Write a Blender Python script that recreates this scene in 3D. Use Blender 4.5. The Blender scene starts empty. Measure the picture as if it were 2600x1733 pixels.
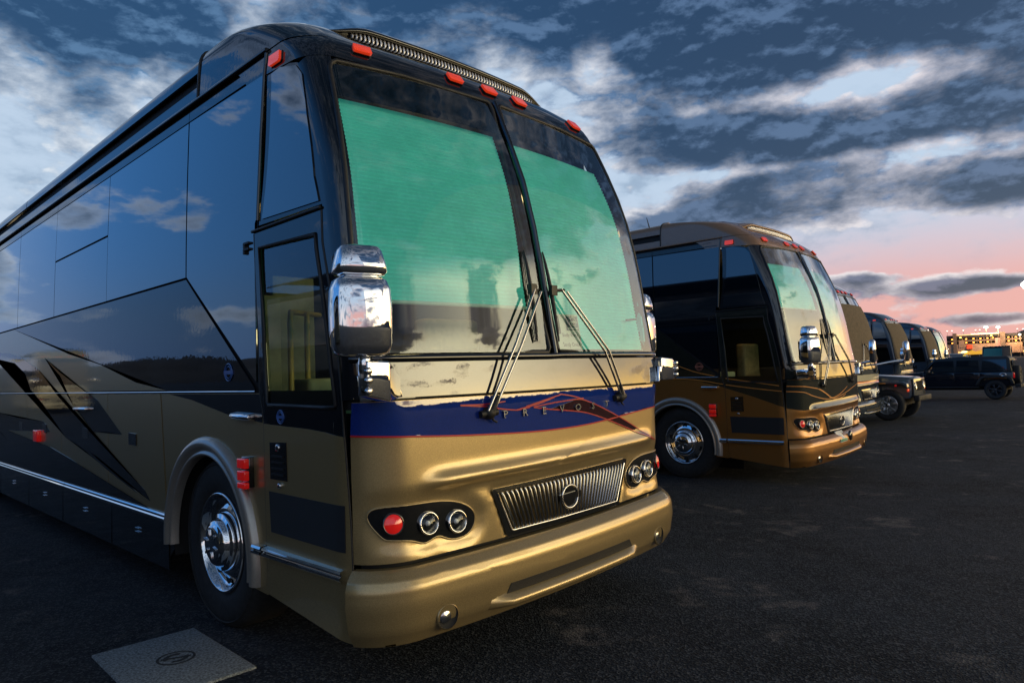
import bpy, bmesh, math, random
from mathutils import Vector, Matrix, Quaternion
RAD = math.radians
scene = bpy.context.scene
COL = scene.collection
random.seed(7)

# ------------------------------------------------------------------ camera
cam_d = bpy.data.cameras.new('camera')
cam = bpy.data.objects.new('camera', cam_d)
COL.objects.link(cam)
scene.camera = cam
cam_d.sensor_width = 36.0
cam_d.lens = 24.79
cam_d.clip_start = 0.05
cam_d.clip_end = 9000.0
_yaw, _pitch, _roll = 0.7988, 0.0420, -0.0332
_f = Vector((math.sin(_yaw) * math.cos(_pitch), math.cos(_yaw) * math.cos(_pitch), math.sin(_pitch)))
_r = Vector((math.cos(_yaw), -math.sin(_yaw), 0.0))
_u = _r.cross(_f)
_r2 = _r * math.cos(_roll) + _u * math.sin(_roll)
_u2 = -_r * math.sin(_roll) + _u * math.cos(_roll)
cam.matrix_world = Matrix(((_r2.x, _u2.x, -_f.x, -1.8828), (_r2.y, _u2.y, -_f.y, -2.851),
                           (_r2.z, _u2.z, -_f.z, 1.5353), (0, 0, 0, 1)))

# ------------------------------------------------------------------ small node language
class V:
    """a node socket with arithmetic"""
    def __init__(s, nt, sock): s.nt = nt; s.s = sock
    def _m(s, op, *o, clamp=False):
        n = s.nt.nodes.new('ShaderNodeMath'); n.operation = op; n.use_clamp = clamp
        for i, a in enumerate((s,) + o):
            if isinstance(a, V): s.nt.links.new(a.s, n.inputs[i])
            else: n.inputs[i].default_value = a
        return V(s.nt, n.outputs[0])
    def __add__(s, o): return s._m('ADD', o)
    __radd__ = __add__
    def __sub__(s, o): return s._m('SUBTRACT', o)
    def __rsub__(s, o): return (s * -1.0) + o
    def __mul__(s, o): return s._m('MULTIPLY', o)
    __rmul__ = __mul__
    def __truediv__(s, o): return s._m('DIVIDE', o)
    def max(s, o): return s._m('MAXIMUM', o)
    def min(s, o): return s._m('MINIMUM', o)
    def pow(s, o): return s._m('POWER', o)
    def sat(s): return s._m('ADD', 0.0, clamp=True)
    def step(s, a, b):
        n = s.nt.nodes.new('ShaderNodeMapRange'); n.interpolation_type = 'SMOOTHSTEP'
        s.nt.links.new(s.s, n.inputs['Value'])
        n.inputs['From Min'].default_value = a; n.inputs['From Max'].default_value = b
        return V(s.nt, n.outputs['Result'])
def vmix(nt, fac, a, b):
    n = nt.nodes.new('ShaderNodeMix'); n.data_type = 'RGBA'; n.clamp_factor = True
    for k, x in (('Factor', fac), ('A', a), ('B', b)):
        sock = [i for i in n.inputs if i.name == k and i.enabled][0] if k == 'Factor' else [i for i in n.inputs if i.name == k and i.type == 'RGBA'][0]
        if isinstance(x, V): nt.links.new(x.s, sock)
        elif k == 'Factor': sock.default_value = x
        else: sock.default_value = (*x[:3], 1)
    return V(nt, [o for o in n.outputs if o.type == 'RGBA'][0])
def noise(nt, vec, scale, detail=6, rough=.55, dist=0.0, lac=2.0):
    n = nt.nodes.new('ShaderNodeTexNoise')
    n.inputs['Scale'].default_value = scale; n.inputs['Detail'].default_value = detail
    n.inputs['Roughness'].default_value = rough; n.inputs['Distortion'].default_value = dist
    n.inputs['Lacunarity'].default_value = lac
    if vec is not None: nt.links.new(vec.s if isinstance(vec, V) else vec, n.inputs['Vector'])
    return V(nt, n.outputs['Fac'])
def combine(nt, x, y, z):
    n = nt.nodes.new('ShaderNodeCombineXYZ')
    for i, a in enumerate((x, y, z)):
        if isinstance(a, V): nt.links.new(a.s, n.inputs[i])
        else: n.inputs[i].default_value = a
    return V(nt, n.outputs[0])

# ------------------------------------------------------------------ world: dusk sky, sunset to the south-east
SUN_AZ, SUN_EL = 128.0, 4.0          # azimuth from +y towards +x
world = bpy.data.worlds.new('World'); scene.world = world
world.use_nodes = True
wt = world.node_tree; wt.nodes.clear()
w_out = wt.nodes.new('ShaderNodeOutputWorld'); w_bg = wt.nodes.new('ShaderNodeBackground')
wt.links.new(w_bg.outputs[0], w_out.inputs[0])
w_bg.inputs['Strength'].default_value = 0.1
sky_n = wt.nodes.new('ShaderNodeTexSky'); sky_n.sky_type = 'NISHITA'; sky_n.sun_disc = False
sky_n.sun_elevation = RAD(SUN_EL); sky_n.sun_rotation = RAD(SUN_AZ)
tc = wt.nodes.new('ShaderNodeTexCoord'); sep = wt.nodes.new('ShaderNodeSeparateXYZ')
wt.links.new(tc.outputs['Generated'], sep.inputs[0])
dx, dy, dz = (V(wt, sep.outputs[i]) for i in range(3))
hyp = (dx * dx + dy * dy).pow(.5).max(1e-4)
g = (dx * math.sin(RAD(SUN_AZ)) + dy * math.cos(RAD(SUN_AZ))) / hyp        # 1 towards the sunset, -1 away from it
el = dz._m('ARCSINE') * (180 / math.pi)
az = dx._m('ARCTAN2', dy) * (180 / math.pi)
elp = el.max(0.0)
hz = (elp * (-1 / 9.0))._m('EXPONENT')                                      # horizon band
# clear air
zen = vmix(wt, g.step(-.82, -.50), (.032, .205, .60), (.50, .62, .78))
zen = vmix(wt, el.step(26, 55), zen, (.045, .115, .28))
hor = vmix(wt, g.step(-.85, -.4), (.05, .19, .50), (.80, .74, .78))
hor = vmix(wt, g.step(-.1, .62), hor, (.76, .385, .385))
hor = vmix(wt, g.step(.76, .96), hor, (1.6, 1.0, .40))
pinkw = (elp * (-1 / 7.0))._m('EXPONENT')
pinkw = pinkw.step(.12, .52)
clear = vmix(wt, pinkw, zen, hor)
ga = (az - 150.0) / 24.0
glow = ((ga * ga) * -1.0)._m('EXPONENT') * el.step(23.5, 18.0)
glowc = vmix(wt, glow, (0, 0, 0), (5.6, 4.7, 2.6))
glow2 = g.step(.74, .97) * (elp * (-1 / 6.0))._m('EXPONENT')
glowy = vmix(wt, glow2, (0, 0, 0), (3.6, 2.1, .34))
# banked clouds: noise wrapped round the horizon, flatter than wide, lit along their tops
ux = dx / hyp; uy = dy / hyp
wb = noise(wt, combine(wt, ux * 7.0, uy * 7.0, el * .22 + 3.0), 1.0, 3, .5)
wb2 = noise(wt, combine(wt, ux * 7.0 + 9.0, uy * 7.0, el * .22), 1.0, 3, .5)
wb3 = noise(wt, combine(wt, ux * 7.0 + 4.0, uy * 7.0 + 6.0, el * .22), 1.0, 3, .5)
def field(de, seed, k1, k2, det, rough):
    return noise(wt, combine(wt, ux * k1 + wb * .34, uy * k1 + wb2 * .34 + seed, (el + de) * k2 + wb3 * .34), 1.0, det, rough)
n1 = field(0.0, 2.0, 5.2, .20, 11, .57)
n2 = field(.95, 2.0, 5.2, .20, 9, .57)
n3 = field(0.0, 17.0, 12.0, .44, 8, .58)
n3b = field(.45, 17.0, 12.0, .44, 8, .58)
def blob(a0, e0, ra, re, amp, sk=0.0):
    u_ = (az - a0) / ra; v_ = (el - e0 - (az - a0) * sk) / re if sk else (el - e0) / re
    return ((u_ * u_ + v_ * v_) * -1.0)._m('EXPONENT') * amp
bias = (blob(74, 24, 22, 4.4, .40) + blob(50, 29, 14, 4, .22) + blob(15, 25, 12, 3.6, .32) + blob(66, 11.8, 12, 2.4, .21) + blob(80.5, 11.8, 4, 1.9, .26) + blob(76, 16.2, 9, 2.2, .20) + blob(58, 17, 5, 2.2, .10)
        + blob(70, 16.6, 16, 2.6, .11) + blob(79.3, 4.85, 3.6, .42, .29) + blob(81, 2.45, 4.4, .42, .24) + blob(73.2, 5.9, 2.2, .5, .15) + blob(74, 3.6, 2.5, .35, .08) + blob(76, 6.9, 12, .8, -.16) + blob(77, 3.6, 8, .45, -.12)
        + blob(16, 19.8, 9, 2.0, .06) + blob(55, 19.8, 6, 1.6, .06)
        + blob(49, 22.6, 7, 1.7, -.17) + blob(68, 19.3, 9, .9, -.17) + blob(10.2, 14.6, 5, 2.4, -.20) + blob(24, 19.5, 6, 2.0, -.10)
        + blob(68, 8.4, 16, 1.3, -.20) + blob(66, 14.6, 9, .55, -.13) + blob(77, 14.2, 3, .8, -.13) + blob(82.2, 13.4, 2.4, 1.0, -.14) + blob(80, 7.0, 8, 1.4, -.16) + blob(57, 14.6, 6, .9, -.07))
bias = bias + g.step(-.66, -.85) * -.14 * el.step(75, 40) + blob(-30, 27, 14, 3.2, .24) + blob(-14, 33, 20, 5, .18) + blob(-40, 5.2, 45, 1.0, .24) + blob(-25, 13, 20, 1.6, .10) + blob(128, 9, 45, 9, -.13) + blob(128, 33, 80, 8, .34)
bias = bias + el.step(35, 60) * .14 - .010
dens = n1 + bias + (n3 - .5) * .40
edge = dens.step(.448, .538)
core = dens.step(.475, .68)
lit = ((n1 - n2) * 4.6 + (n3 - n3b) * 3.2 + .46).sat()
c_dark = vmix(wt, g.step(-.2, .6), (.011, .056, .150), (.009, .036, .098))
c_mid = vmix(wt, g.step(-.5, .5), (.125, .255, .455), (.115, .205, .375))
c_hi = vmix(wt, g.step(.0, .7), (.80, .85, .91), (.88, .80, .82))
low = (elp * (-1 / 5.0))._m('EXPONENT') * g.step(.0, .5)
c_mid = vmix(wt, low, c_mid, (.34, .20, .27))
c_dark = vmix(wt, low, c_dark, (.070, .075, .165))
ccol = vmix(wt, core, vmix(wt, lit, c_mid, c_hi), vmix(wt, lit.step(.3, 1.0) * .62, c_dark, c_mid))
away = g.step(-.62, -.80)
ccol = vmix(wt, away * .85, ccol, vmix(wt, core, (.27, .40, .68), (.025, .065, .16)))
veil = n3.step(.42, .66) * (el.step(5.0, 11.0)) * g.step(-.80, -.55) * .62
clear = vmix(wt, veil, clear, vmix(wt, n3.step(.5, .72), (.40, .52, .68), (.19, .29, .44)))
full = vmix(wt, edge * el.step(-.5, 1.2), clear, ccol)
high = (el.step(28, 52) * -.66) + 1.0                                     # the deck thickens overhead
def addc(a, b):
    n = wt.nodes.new('ShaderNodeVectorMath'); n.operation = 'ADD'
    wt.links.new(a.s, n.inputs[0]); wt.links.new(b.s, n.inputs[1]); return V(wt, n.outputs[0])
def sclc(a, k):
    n = wt.nodes.new('ShaderNodeVectorMath'); n.operation = 'SCALE'
    wt.links.new(a.s, n.inputs[0])
    if isinstance(k, V): wt.links.new(k.s, n.inputs['Scale'])
    else: n.inputs['Scale'].default_value = k
    return V(wt, n.outputs[0])
full = addc(sclc(full, high), glowy)
full = addc(full, sclc(glowc, (edge * core.step(.0, .5) * -.95) + 1.0))
full = addc(sclc(full, 10.0), sclc(V(wt, sky_n.outputs[0]), .25))           # x10 because the background runs at 0.1
full = vmix(wt, el.step(-3.0, -.3), (.10, .12, .16), full)
wt.links.new(full.s, w_bg.inputs['Color'])

sun_d = bpy.data.lights.new('sun', 'SUN'); sun_d.energy = 0.10; sun_d.angle = RAD(60); sun_d.color = (1.0, .70, .36)
sun = bpy.data.objects.new('sun', sun_d); COL.objects.link(sun)
_sd = Vector((math.sin(RAD(SUN_AZ)) * math.cos(RAD(SUN_EL + 3)), math.cos(RAD(SUN_AZ)) * math.cos(RAD(SUN_EL + 3)), math.sin(RAD(SUN_EL + 3))))
sun.rotation_euler = (-_sd).to_track_quat('-Z', 'Y').to_euler()
sun.location = _sd * 60

scene.view_settings.view_transform = 'Standard'
scene.view_settings.look = 'None'
scene.view_settings.exposure = 0.0
scene.view_settings.gamma = 1.0
scene.view_settings.use_curve_mapping = False
scene.cycles.max_bounces = 8
scene.cycles.transparent_max_bounces = 16
scene.cycles.sample_clamp_indirect = 6.0
scene.cycles.caustics_reflective = False
scene.cycles.caustics_refractive = False

# ------------------------------------------------------------------ materials
def mat(name, col, rough=.5, metal=0.0, coat=0.0, coat_rough=.03, ior=1.5, coat_ior=1.5, emit=None, estr=0.0, spec=.5,
        vary=0.0, vscale=40.0, bump=0.0, bscale=200.0, rvary=0.0, tint=None):
    m = bpy.data.materials.new(name); m.use_nodes = True
    nt = m.node_tree; b = nt.nodes['Principled BSDF']
    b.inputs['Base Color'].default_value = (*col, 1); b.inputs['Roughness'].default_value = rough
    b.inputs['Metallic'].default_value = metal; b.inputs['IOR'].default_value = ior
    b.inputs['Specular IOR Level'].default_value = spec
    b.inputs['Coat Weight'].default_value = coat; b.inputs['Coat Roughness'].default_value = coat_rough
    b.inputs['Coat IOR'].default_value = coat_ior
    if emit: b.inputs['Emission Color'].default_value = (*emit, 1); b.inputs['Emission Strength'].default_value = estr
    t = nt.nodes.new('ShaderNodeTexCoord'); oc = V(nt, t.outputs['Object'])
    if vary:
        n = noise(nt, oc, vscale, 5, .6)
        lo = tuple(c * (1 - vary) for c in col); hi = tuple(min(1, c * (1 + vary)) for c in (tint or col))
        nt.links.new(vmix(nt, n.step(.3, .7), lo, hi).s, b.inputs['Base Color'])
    if rvary:
        n = noise(nt, oc, 3.0, 6, .65)
        nt.links.new((n.step(.3, .7) * rvary + rough).s, b.inputs['Roughness'])
    if bump:
        n = noise(nt, oc, bscale, 3, .6)
        bn = nt.nodes.new('ShaderNodeBump'); bn.inputs['Strength'].default_value = bump; bn.inputs['Distance'].default_value = .002
        nt.links.new(n.s, bn.inputs['Height']); nt.links.new(bn.outputs[0], b.inputs['Normal'])
    return m
def glass(name, tint, gloss=(.9, .95, 1.0), rough=.01, k=1.0, ior=1.52):
    m = bpy.data.materials.new(name); m.use_nodes = True
    nt = m.node_tree; nt.nodes.clear()
    o = nt.nodes.new('ShaderNodeOutputMaterial'); mx = nt.nodes.new('ShaderNodeMixShader')
    t = nt.nodes.new('ShaderNodeBsdfTransparent'); gl = nt.nodes.new('ShaderNodeBsdfGlossy'); fr = nt.nodes.new('ShaderNodeFresnel')
    t.inputs[0].default_value = (*tint, 1); gl.inputs[0].default_value = (*gloss, 1); gl.inputs['Roughness'].default_value = rough
    fr.inputs[0].default_value = ior
    f = V(nt, fr.outputs[0]) * k
    nt.links.new(f.sat().s, mx.inputs[0]); nt.links.new(t.outputs[0], mx.inputs[1]); nt.links.new(gl.outputs[0], mx.inputs[2])
    nt.links.new(mx.outputs[0], o.inputs[0])
    return m
def paint(name, col, metal=.5, rough=.4, coat_ior=1.6, fl=.35, coat=1.0):
    """metallic flake base under clear coat, a little orange peel and dust"""
    m = mat(name, col, rough, metal, coat, .025, coat_ior=coat_ior, spec=.5 if metal > .3 else 0.0)
    nt = m.node_tree; b = nt.nodes['Principled BSDF']
    t = nt.nodes.new('ShaderNodeTexCoord'); oc = V(nt, t.outputs['Object'])
    fn = noise(nt, oc, 420.0, 2, .7); dn = noise(nt, oc, 1.7, 6, .65)
    a = vmix(nt, fn.step(.35, .65), tuple(c * (1 - fl) for c in col), tuple(min(1, c * (1 + fl)) for c in col))
    a = vmix(nt, dn.step(.5, .85) * .10, a, (.22, .21, .20))
    nt.links.new(a.s, b.inputs['Base Color'])
    nt.links.new((dn.step(.35, .8) * .025 + .008).s, b.inputs['Coat Roughness'])
    pn = noise(nt, oc, 26.0, 2, .5)
    bn = nt.nodes.new('ShaderNodeBump'); bn.inputs['Strength'].default_value = .05; bn.inputs['Distance'].default_value = .004
    nt.links.new(pn.s, bn.inputs['Height']); nt.links.new(bn.outputs[0], b.inputs['Coat Normal'])
    return m
M = {}
M['gold'] = paint('champagne_gold_paint', (.42, .31, .145), .62, .34, 1.5, .25, .7)
M['navy'] = paint('navy_paint', (.007, .030, .22), .0, .35, 1.95, .3)
M['hood_gloss'] = paint('deep_gloss_nose_paint', (.006, .008, .016), .0, .35, 1.9, .3)
M['black_paint'] = paint('black_paint', (.006, .008, .012), .0, .35, 1.7, .3)
M['bronze'] = paint('bronze_paint', (.36, .165, .04), .7, .40, 1.5, .3, .7)
M['bronze_roof'] = paint('bronze_roof_paint', (.30, .175, .10), .3, .45)
M['green_black'] = paint('green_black_paint', (.018, .022, .018), .1, .4, 1.6)
M['graphite'] = paint('graphite_decal', (.022, .022, .024), .1, .4, 1.6)
M['maroon'] = paint('maroon_decal', (.035, .010, .014), .0, .4, 1.6)
M['red_line'] = mat('red_pinstripe', (.50, .012, .018), .35, coat=1)
M['orange_line'] = mat('orange_pinstripe', (.75, .28, .05), .35, coat=1)
M['silver_paint'] = paint('silver_grey_paint', (.30, .33, .36), .5, .4)
M['cream_paint'] = paint('cream_paint', (.55, .52, .38), .1, .4)
M['red_paint'] = paint('red_paint', (.45, .02, .02), .0, .4)
M['slate_paint'] = paint('slate_paint', (.035, .05, .07), .2, .4)
M['dark_glass'] = mat('dark_side_glass', (.004, .007, .012), .015, coat=1, coat_rough=.01, ior=1.7, coat_ior=1.75, rvary=.02)
M['screen'] = glass('windscreen_glass', (.86, .98, .94), k=1.9)
M['screen_band'] = mat('tinted_sun_band', (.004, .010, .012), .03, coat=1, ior=1.6)
M['door_glass'] = glass('door_glass', (.62, .66, .60), k=1.5)
M['chrome'] = mat('chrome', (.86, .87, .89), .02, 1.0, rvary=.025)
M['dull_chrome'] = mat('dull_chrome', (.62, .63, .65), .18, 1.0, rvary=.1)
M['steel'] = mat('wiper_steel', (.50, .51, .53), .25, 1.0)
M['rubber'] = mat('black_rubber', (.012, .012, .013), .45, vary=.3, rvary=.15)
M['gloss_black'] = mat('gloss_black_trim', (.006, .007, .008), .12, coat=1)
M['matte_black'] = mat('matte_black', (.008, .008, .009), .8)
M['tyre'] = mat('tyre_rubber', (.016, .016, .017), .75, vary=.35, vscale=25, bump=.5, bscale=90)
M['amber'] = mat('amber_marker_lens', (.85, .06, .01), .2, coat=1, emit=(1, .055, .012), estr=.42)
M['red_lens'] = mat('red_lens', (.75, .015, .012), .15, coat=1, emit=(1, .015, .012), estr=.16)
M['clear_lens'] = glass('clear_lens', (.95, .97, .97), k=1.2)
M['blind'] = mat('pleated_blind_cloth', (.13, .62, .52), .8, vary=.12, vscale=4, emit=(.10, .88, .68), estr=.145)   # the cloth itself is given a faint teal glow to lift its brightness
M['blind_edge'] = mat('blind_bottom_rail', (.55, .80, .70), .5)
M['cabin'] = mat('dark_cabin_trim', (.020, .019, .017), .7, vary=.3, vscale=8)
M['cream_trim'] = mat('cream_cabin_trim', (.60, .58, .34), .6, vary=.12, vscale=9)
M['handrail'] = mat('yellow_handrail', (.75, .52, .10), .35)
M['leather'] = mat('tan_leather', (.35, .25, .13), .5, vary=.2, vscale=14)
M['paper'] = mat('placard_paper', (.72, .80, .66), .7)
M['ink'] = mat('placard_ink', (.015, .05, .04), .6)
M['ink_blue'] = mat('placard_blue_print', (.02, .06, .09), .6)
M['badge_blue'] = mat('blue_badge_print', (.06, .14, .42), .3, coat=1)
M['reflector'] = mat('lamp_reflector', (.90, .91, .92), .4, coat=1)
M['flare'] = paint('taupe_flare_paint', (.42, .385, .335), .6, .38, 1.5, .2, .8)
M['letter'] = mat('bright_letter', (.38, .42, .50), .22, 1.0)
M['slat'] = mat('dark_grille_slat', (.30, .31, .32), .22, 1.0)
M['louvre'] = mat('louvre_bar', (.70, .66, .62), .25, .6)
M['cover'] = mat('tan_windscreen_cover', (.135, .098, .058), .85, vary=.25, vscale=18, bump=.8, bscale=120)
M['mesh'] = mat('black_mesh', (.012, .012, .013), .6, bump=1.0, bscale=500)
M['plate_white'] = mat('licence_plate_white', (.62, .66, .70), .4)
M['plate_green'] = mat('licence_plate_green', (.05, .30, .20), .4)
M['white_print'] = mat('white_print', (.7, .7, .7), .5)
M['stone'] = mat('cast_slab', (.21, .235, .245), .9, vary=.6, vscale=75, bump=1.0, bscale=90)
M['stone_dark'] = mat('cast_slab_recess', (.030, .034, .038), .9, vary=.3, vscale=60)
# ------------------------------------------------------------------ mesh helpers
def link(name, me, m, parent=None, loc=None, kind=None):
    o = bpy.data.objects.new(name, me); COL.objects.link(o)
    if m is not None and len(me.materials) == 0:
        for x in (m if isinstance(m, (list, tuple)) else [m]): me.materials.append(x)
    if parent is not None: o.parent = parent
    if loc is not None: o.location = loc
    if kind: o['kind'] = kind
    return o
def to_mesh(name, verts, faces, smooth=None, mi=None):
    me = bpy.data.meshes.new(name); me.from_pydata([tuple(v) for v in verts], [], faces)
    if smooth is True: me.polygons.foreach_set('use_smooth', [True] * len(faces))
    elif smooth: me.polygons.foreach_set('use_smooth', smooth)
    if mi: me.polygons.foreach_set('material_index', mi)
    me.update(); return me
class MB:
    def __init__(s): s.v = []; s.f = []; s.s = []; s.m = []
    def add(s, vs, fs, smooth=False, mi=0):
        b = len(s.v); s.v += [tuple(v) for v in vs]
        for f in fs: s.f.append(tuple(i + b for i in f)); s.s.append(smooth); s.m.append(mi)
        return s
    def box(s, c, d, rot=None, mi=0, taper=1.0):
        """box of size d at c, top scaled by taper"""
        hx, hy, hz = d[0] / 2, d[1] / 2, d[2] / 2
        vs = [Vector((sx * hx * (taper if sz > 0 else 1), sy * hy * (taper if sz > 0 else 1), sz * hz)) for sz in (-1, 1) for sy in (-1, 1) for sx in (-1, 1)]
        if rot: vs = [rot @ v for v in vs]
        c = Vector(c)
        return s.add([v + c for v in vs], [(0, 2, 3, 1), (4, 5, 7, 6), (0, 1, 5, 4), (2, 6, 7, 3), (0, 4, 6, 2), (1, 3, 7, 5)], False, mi)
    def tube(s, pts, r, n=8, closed=False, mi=0, caps=True, flat=1.0):
        pts = [Vector(p) for p in pts]; k = len(pts)
        rs = r if isinstance(r, (list, tuple)) else [r] * k
        vs = []; up = None
        for i, p in enumerate(pts):
            a = pts[(i - 1) % k] if (i > 0 or closed) else p; b = pts[(i + 1) % k] if (i < k - 1 or closed) else p
            t = (b - a).normalized()
            if up is None: up = Vector((0, 0, 1)) if abs(t.z) < .9 else Vector((1, 0, 0))
            sd = t.cross(up)
            if sd.length < 1e-6: sd = t.orthogonal()
            sd.normalize(); up = sd.cross(t).normalized()
            for j in range(n):
                an = 2 * math.pi * j / n
                vs.append(p + sd * math.cos(an) * rs[i] + up * math.sin(an) * rs[i] * flat)
        fs = []
        for i in range(k if closed else k - 1):
            i2 = (i + 1) % k
            for j in range(n): fs.append((i * n + j, i * n + (j + 1) % n, i2 * n + (j + 1) % n, i2 * n + j))
        s.add(vs, fs, True, mi)
        if caps and not closed:
            s.add(vs[:n], [tuple(reversed(range(n)))], False, mi); s.add(vs[-n:], [tuple(range(n))], False, mi)
        return s
    def lathe(s, prof, c, axis, n=32, mi=0, smooth=True):
        """prof: (radius, distance along axis)"""
        ax = Vector(axis).normalized(); e1 = ax.orthogonal().normalized(); e2 = ax.cross(e1); c = Vector(c)
        vs = [];
        for r, h in prof:
            for j in range(n):
                a = 2 * math.pi * j / n
                vs.append(c + ax * h + (e1 * math.cos(a) + e2 * math.sin(a)) * r)
        fs = [(i * n + j, i * n + (j + 1) % n, (i + 1) * n + (j + 1) % n, (i + 1) * n + j) for i in range(len(prof) - 1) for j in range(n)]
        return s.add(vs, fs, smooth, mi)
    def prism(s, poly, z0, z1, fn=None, mi=0, taper=None):
        """poly in (a,b) extruded c: z0..z1; fn maps (a,b,c)"""
        fn = fn or (lambda a, b, c: (a, b, c)); n = len(poly)
        ptop = taper or poly
        vs = [fn(a, b, z0) for a, b in poly] + [fn(a, b, z1) for a, b in ptop]
        fs = [tuple(reversed(range(n))), tuple(range(n, 2 * n))] + [(i, (i + 1) % n, n + (i + 1) % n, n + i) for i in range(n)]
        return s.add(vs, fs, False, mi)
    def build(s, name, m, parent=None, bevel=0.0, bseg=2, subd=0, fix=True, kind=None, auto=None):
        me = to_mesh(name, s.v, s.f, s.s, s.m)
        if fix or bevel or subd:
            bm = bmesh.new(); bm.from_mesh(me)
            if bevel or subd or auto: bmesh.ops.remove_doubles(bm, verts=bm.verts, dist=1e-5)
            bmesh.ops.recalc_face_normals(bm, faces=bm.faces)
            if bevel:
                es = [e for e in bm.edges if len(e.link_faces) == 2 and e.calc_face_angle(0) > .5]
                bmesh.ops.bevel(bm, geom=es, offset=bevel, segments=bseg, profile=.6, affect='EDGES', clamp_overlap=True)
                for f in bm.faces: f.smooth = True
            if subd:
                for f in bm.faces: f.smooth = True
            bm.to_mesh(me); bm.free()
        o = link(name, me, m, parent, kind=kind)
        if subd:
            md = o.modifiers.new('s', 'SUBSURF'); md.levels = subd; md.render_levels = subd
        return o
def frange(a, b, st):
    n = max(1, int(math.ceil((b - a) / st))); return [a + (b - a) * i / n for i in range(1, n)]
def patch(name, poly, F, m, parent, off=0.0, th=.004, us=(), vs=(), smooth=True, skirt=None):
    """a panel: polygon in the (u,v) of surface F, cut along us/vs so that it follows the surface, with a turned-in edge"""
    bm = bmesh.new()
    if isinstance(poly, dict):                       # a frame: outer and inner loop of equal length
        oo = [bm.verts.new((a, b, 0)) for a, b in poly['o']]; ii = [bm.verts.new((a, b, 0)) for a, b in poly['i']]
        for k in range(len(oo)):
            k2 = (k + 1) % len(oo); bm.faces.new((oo[k], oo[k2], ii[k2], ii[k]))
        poly = poly['o']
    else:
        bm.faces.new([bm.verts.new((a, b, 0)) for a, b in poly])
    bmesh.ops.triangulate(bm, faces=bm.faces[:], quad_method='BEAUTY', ngon_method='EAR_CLIP')
    u0, u1 = min(a for a, _ in poly), max(a for a, _ in poly); v0, v1 = min(b for _, b in poly), max(b for _, b in poly)
    for u in us:
        if u0 + 1e-4 < u < u1 - 1e-4:
            bmesh.ops.bisect_plane(bm, geom=bm.verts[:] + bm.edges[:] + bm.faces[:], plane_co=(u, 0, 0), plane_no=(1, 0, 0), dist=1e-5)
    for v in vs:
        if v0 + 1e-4 < v < v1 - 1e-4:
            bmesh.ops.bisect_plane(bm, geom=bm.verts[:] + bm.edges[:] + bm.faces[:], plane_co=(0, v, 0), plane_no=(0, 1, 0), dist=1e-5)
    bmesh.ops.dissolve_degenerate(bm, dist=.0001, edges=bm.edges[:])
    bm.verts.index_update()
    uv = [(v.co.x, v.co.y) for v in bm.verts]
    fs = [tuple(v.index for v in f.verts) for f in bm.faces]
    be = []
    for e in bm.edges:
        if e.is_boundary:
            l = e.link_loops[0]; be.append((l.vert.index, l.link_loop_next.vert.index))
    bm.free()
    V3 = [F(u, v, off + th) for u, v in uv]; F3 = list(fs); SM = [smooth] * len(fs)
    sk = th + .006 if skirt is None else skirt
    if sk > 0:
        idx = {}
        def g2(i, lvl):
            k = (i, lvl)
            if k not in idx:
                idx[k] = len(V3); V3.append(F(uv[i][0], uv[i][1], off + th - lvl * sk))
            return idx[k]
        for a, b in be: F3.append((g2(b, 0), g2(a, 0), g2(a, 1), g2(b, 1))); SM.append(False)
    me = to_mesh(name, V3, F3, SM)
    # outward facing
    if me.polygons:
        k = max(range(len(fs)), key=lambda i: me.polygons[i].area); p = me.polygons[k]
        u = sum(uv[i][0] for i in fs[k]) / len(fs[k]); v = sum(uv[i][1] for i in fs[k]) / len(fs[k])
        n = Vector(F(u, v, .01)) - Vector(F(u, v, 0))
        if p.normal.dot(n) < 0: me.flip_normals()
    if smooth and F in ANALYTIC and len(fs):          # shade with the true surface normal so that mirror finishes stay clean
        e = .004; ln = []; nv = []
        fl = me.polygons[0].normal
        for u, v in uv:
            a = (Vector(F(u + e, v, off)) - Vector(F(u - e, v, off))).cross(Vector(F(u, v + e, off)) - Vector(F(u, v - e, off))).normalized()
            o_ = Vector(F(u, v, .01)) - Vector(F(u, v, 0))
            nv.append(a if a.dot(o_) > 0 else -a)
        nt_ = len(uv); ln = [None] * len(me.loops)
        for p in me.polygons:
            for li in p.loop_indices:
                vi = me.loops[li].vertex_index
                ln[li] = tuple(nv[vi]) if p.use_smooth and vi < nt_ else (0, 0, 0)
        me.normals_split_custom_set(ln)
    return link(name, me, m, parent)
ANALYTIC = set()
def ring(outer, inner):
    """two closed loops with the same number of points -> one slit polygon"""
    return list(outer) + [outer[0]] + [inner[0]] + list(reversed(inner[1:])) + [inner[0]]
def copy_tree(o, parent=None, swap=None):
    c = o.copy(); COL.objects.link(c)
    if parent is not None: c.parent = parent
    if swap and c.type == 'MESH':
        for sl in c.material_slots:
            if sl.material in swap:
                nm = swap[sl.material]; sl.link = 'OBJECT'; sl.material = nm
    for ch in list(o.children): copy_tree(ch, c, swap)
    return c
def thing(name, label, cat, loc=(0, 0, 0), rotz=0.0, group=None):
    o = bpy.data.objects.new(name, None); COL.objects.link(o); o.empty_display_size = .3
    o.location = loc; o.rotation_euler = (0, 0, rotz); o['label'] = label; o['category'] = cat
    if group: o['group'] = group
    return o
def tag(o, label, cat, group=None):
    o['label'] = label; o['category'] = cat
    if group: o['group'] = group
    return o
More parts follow.
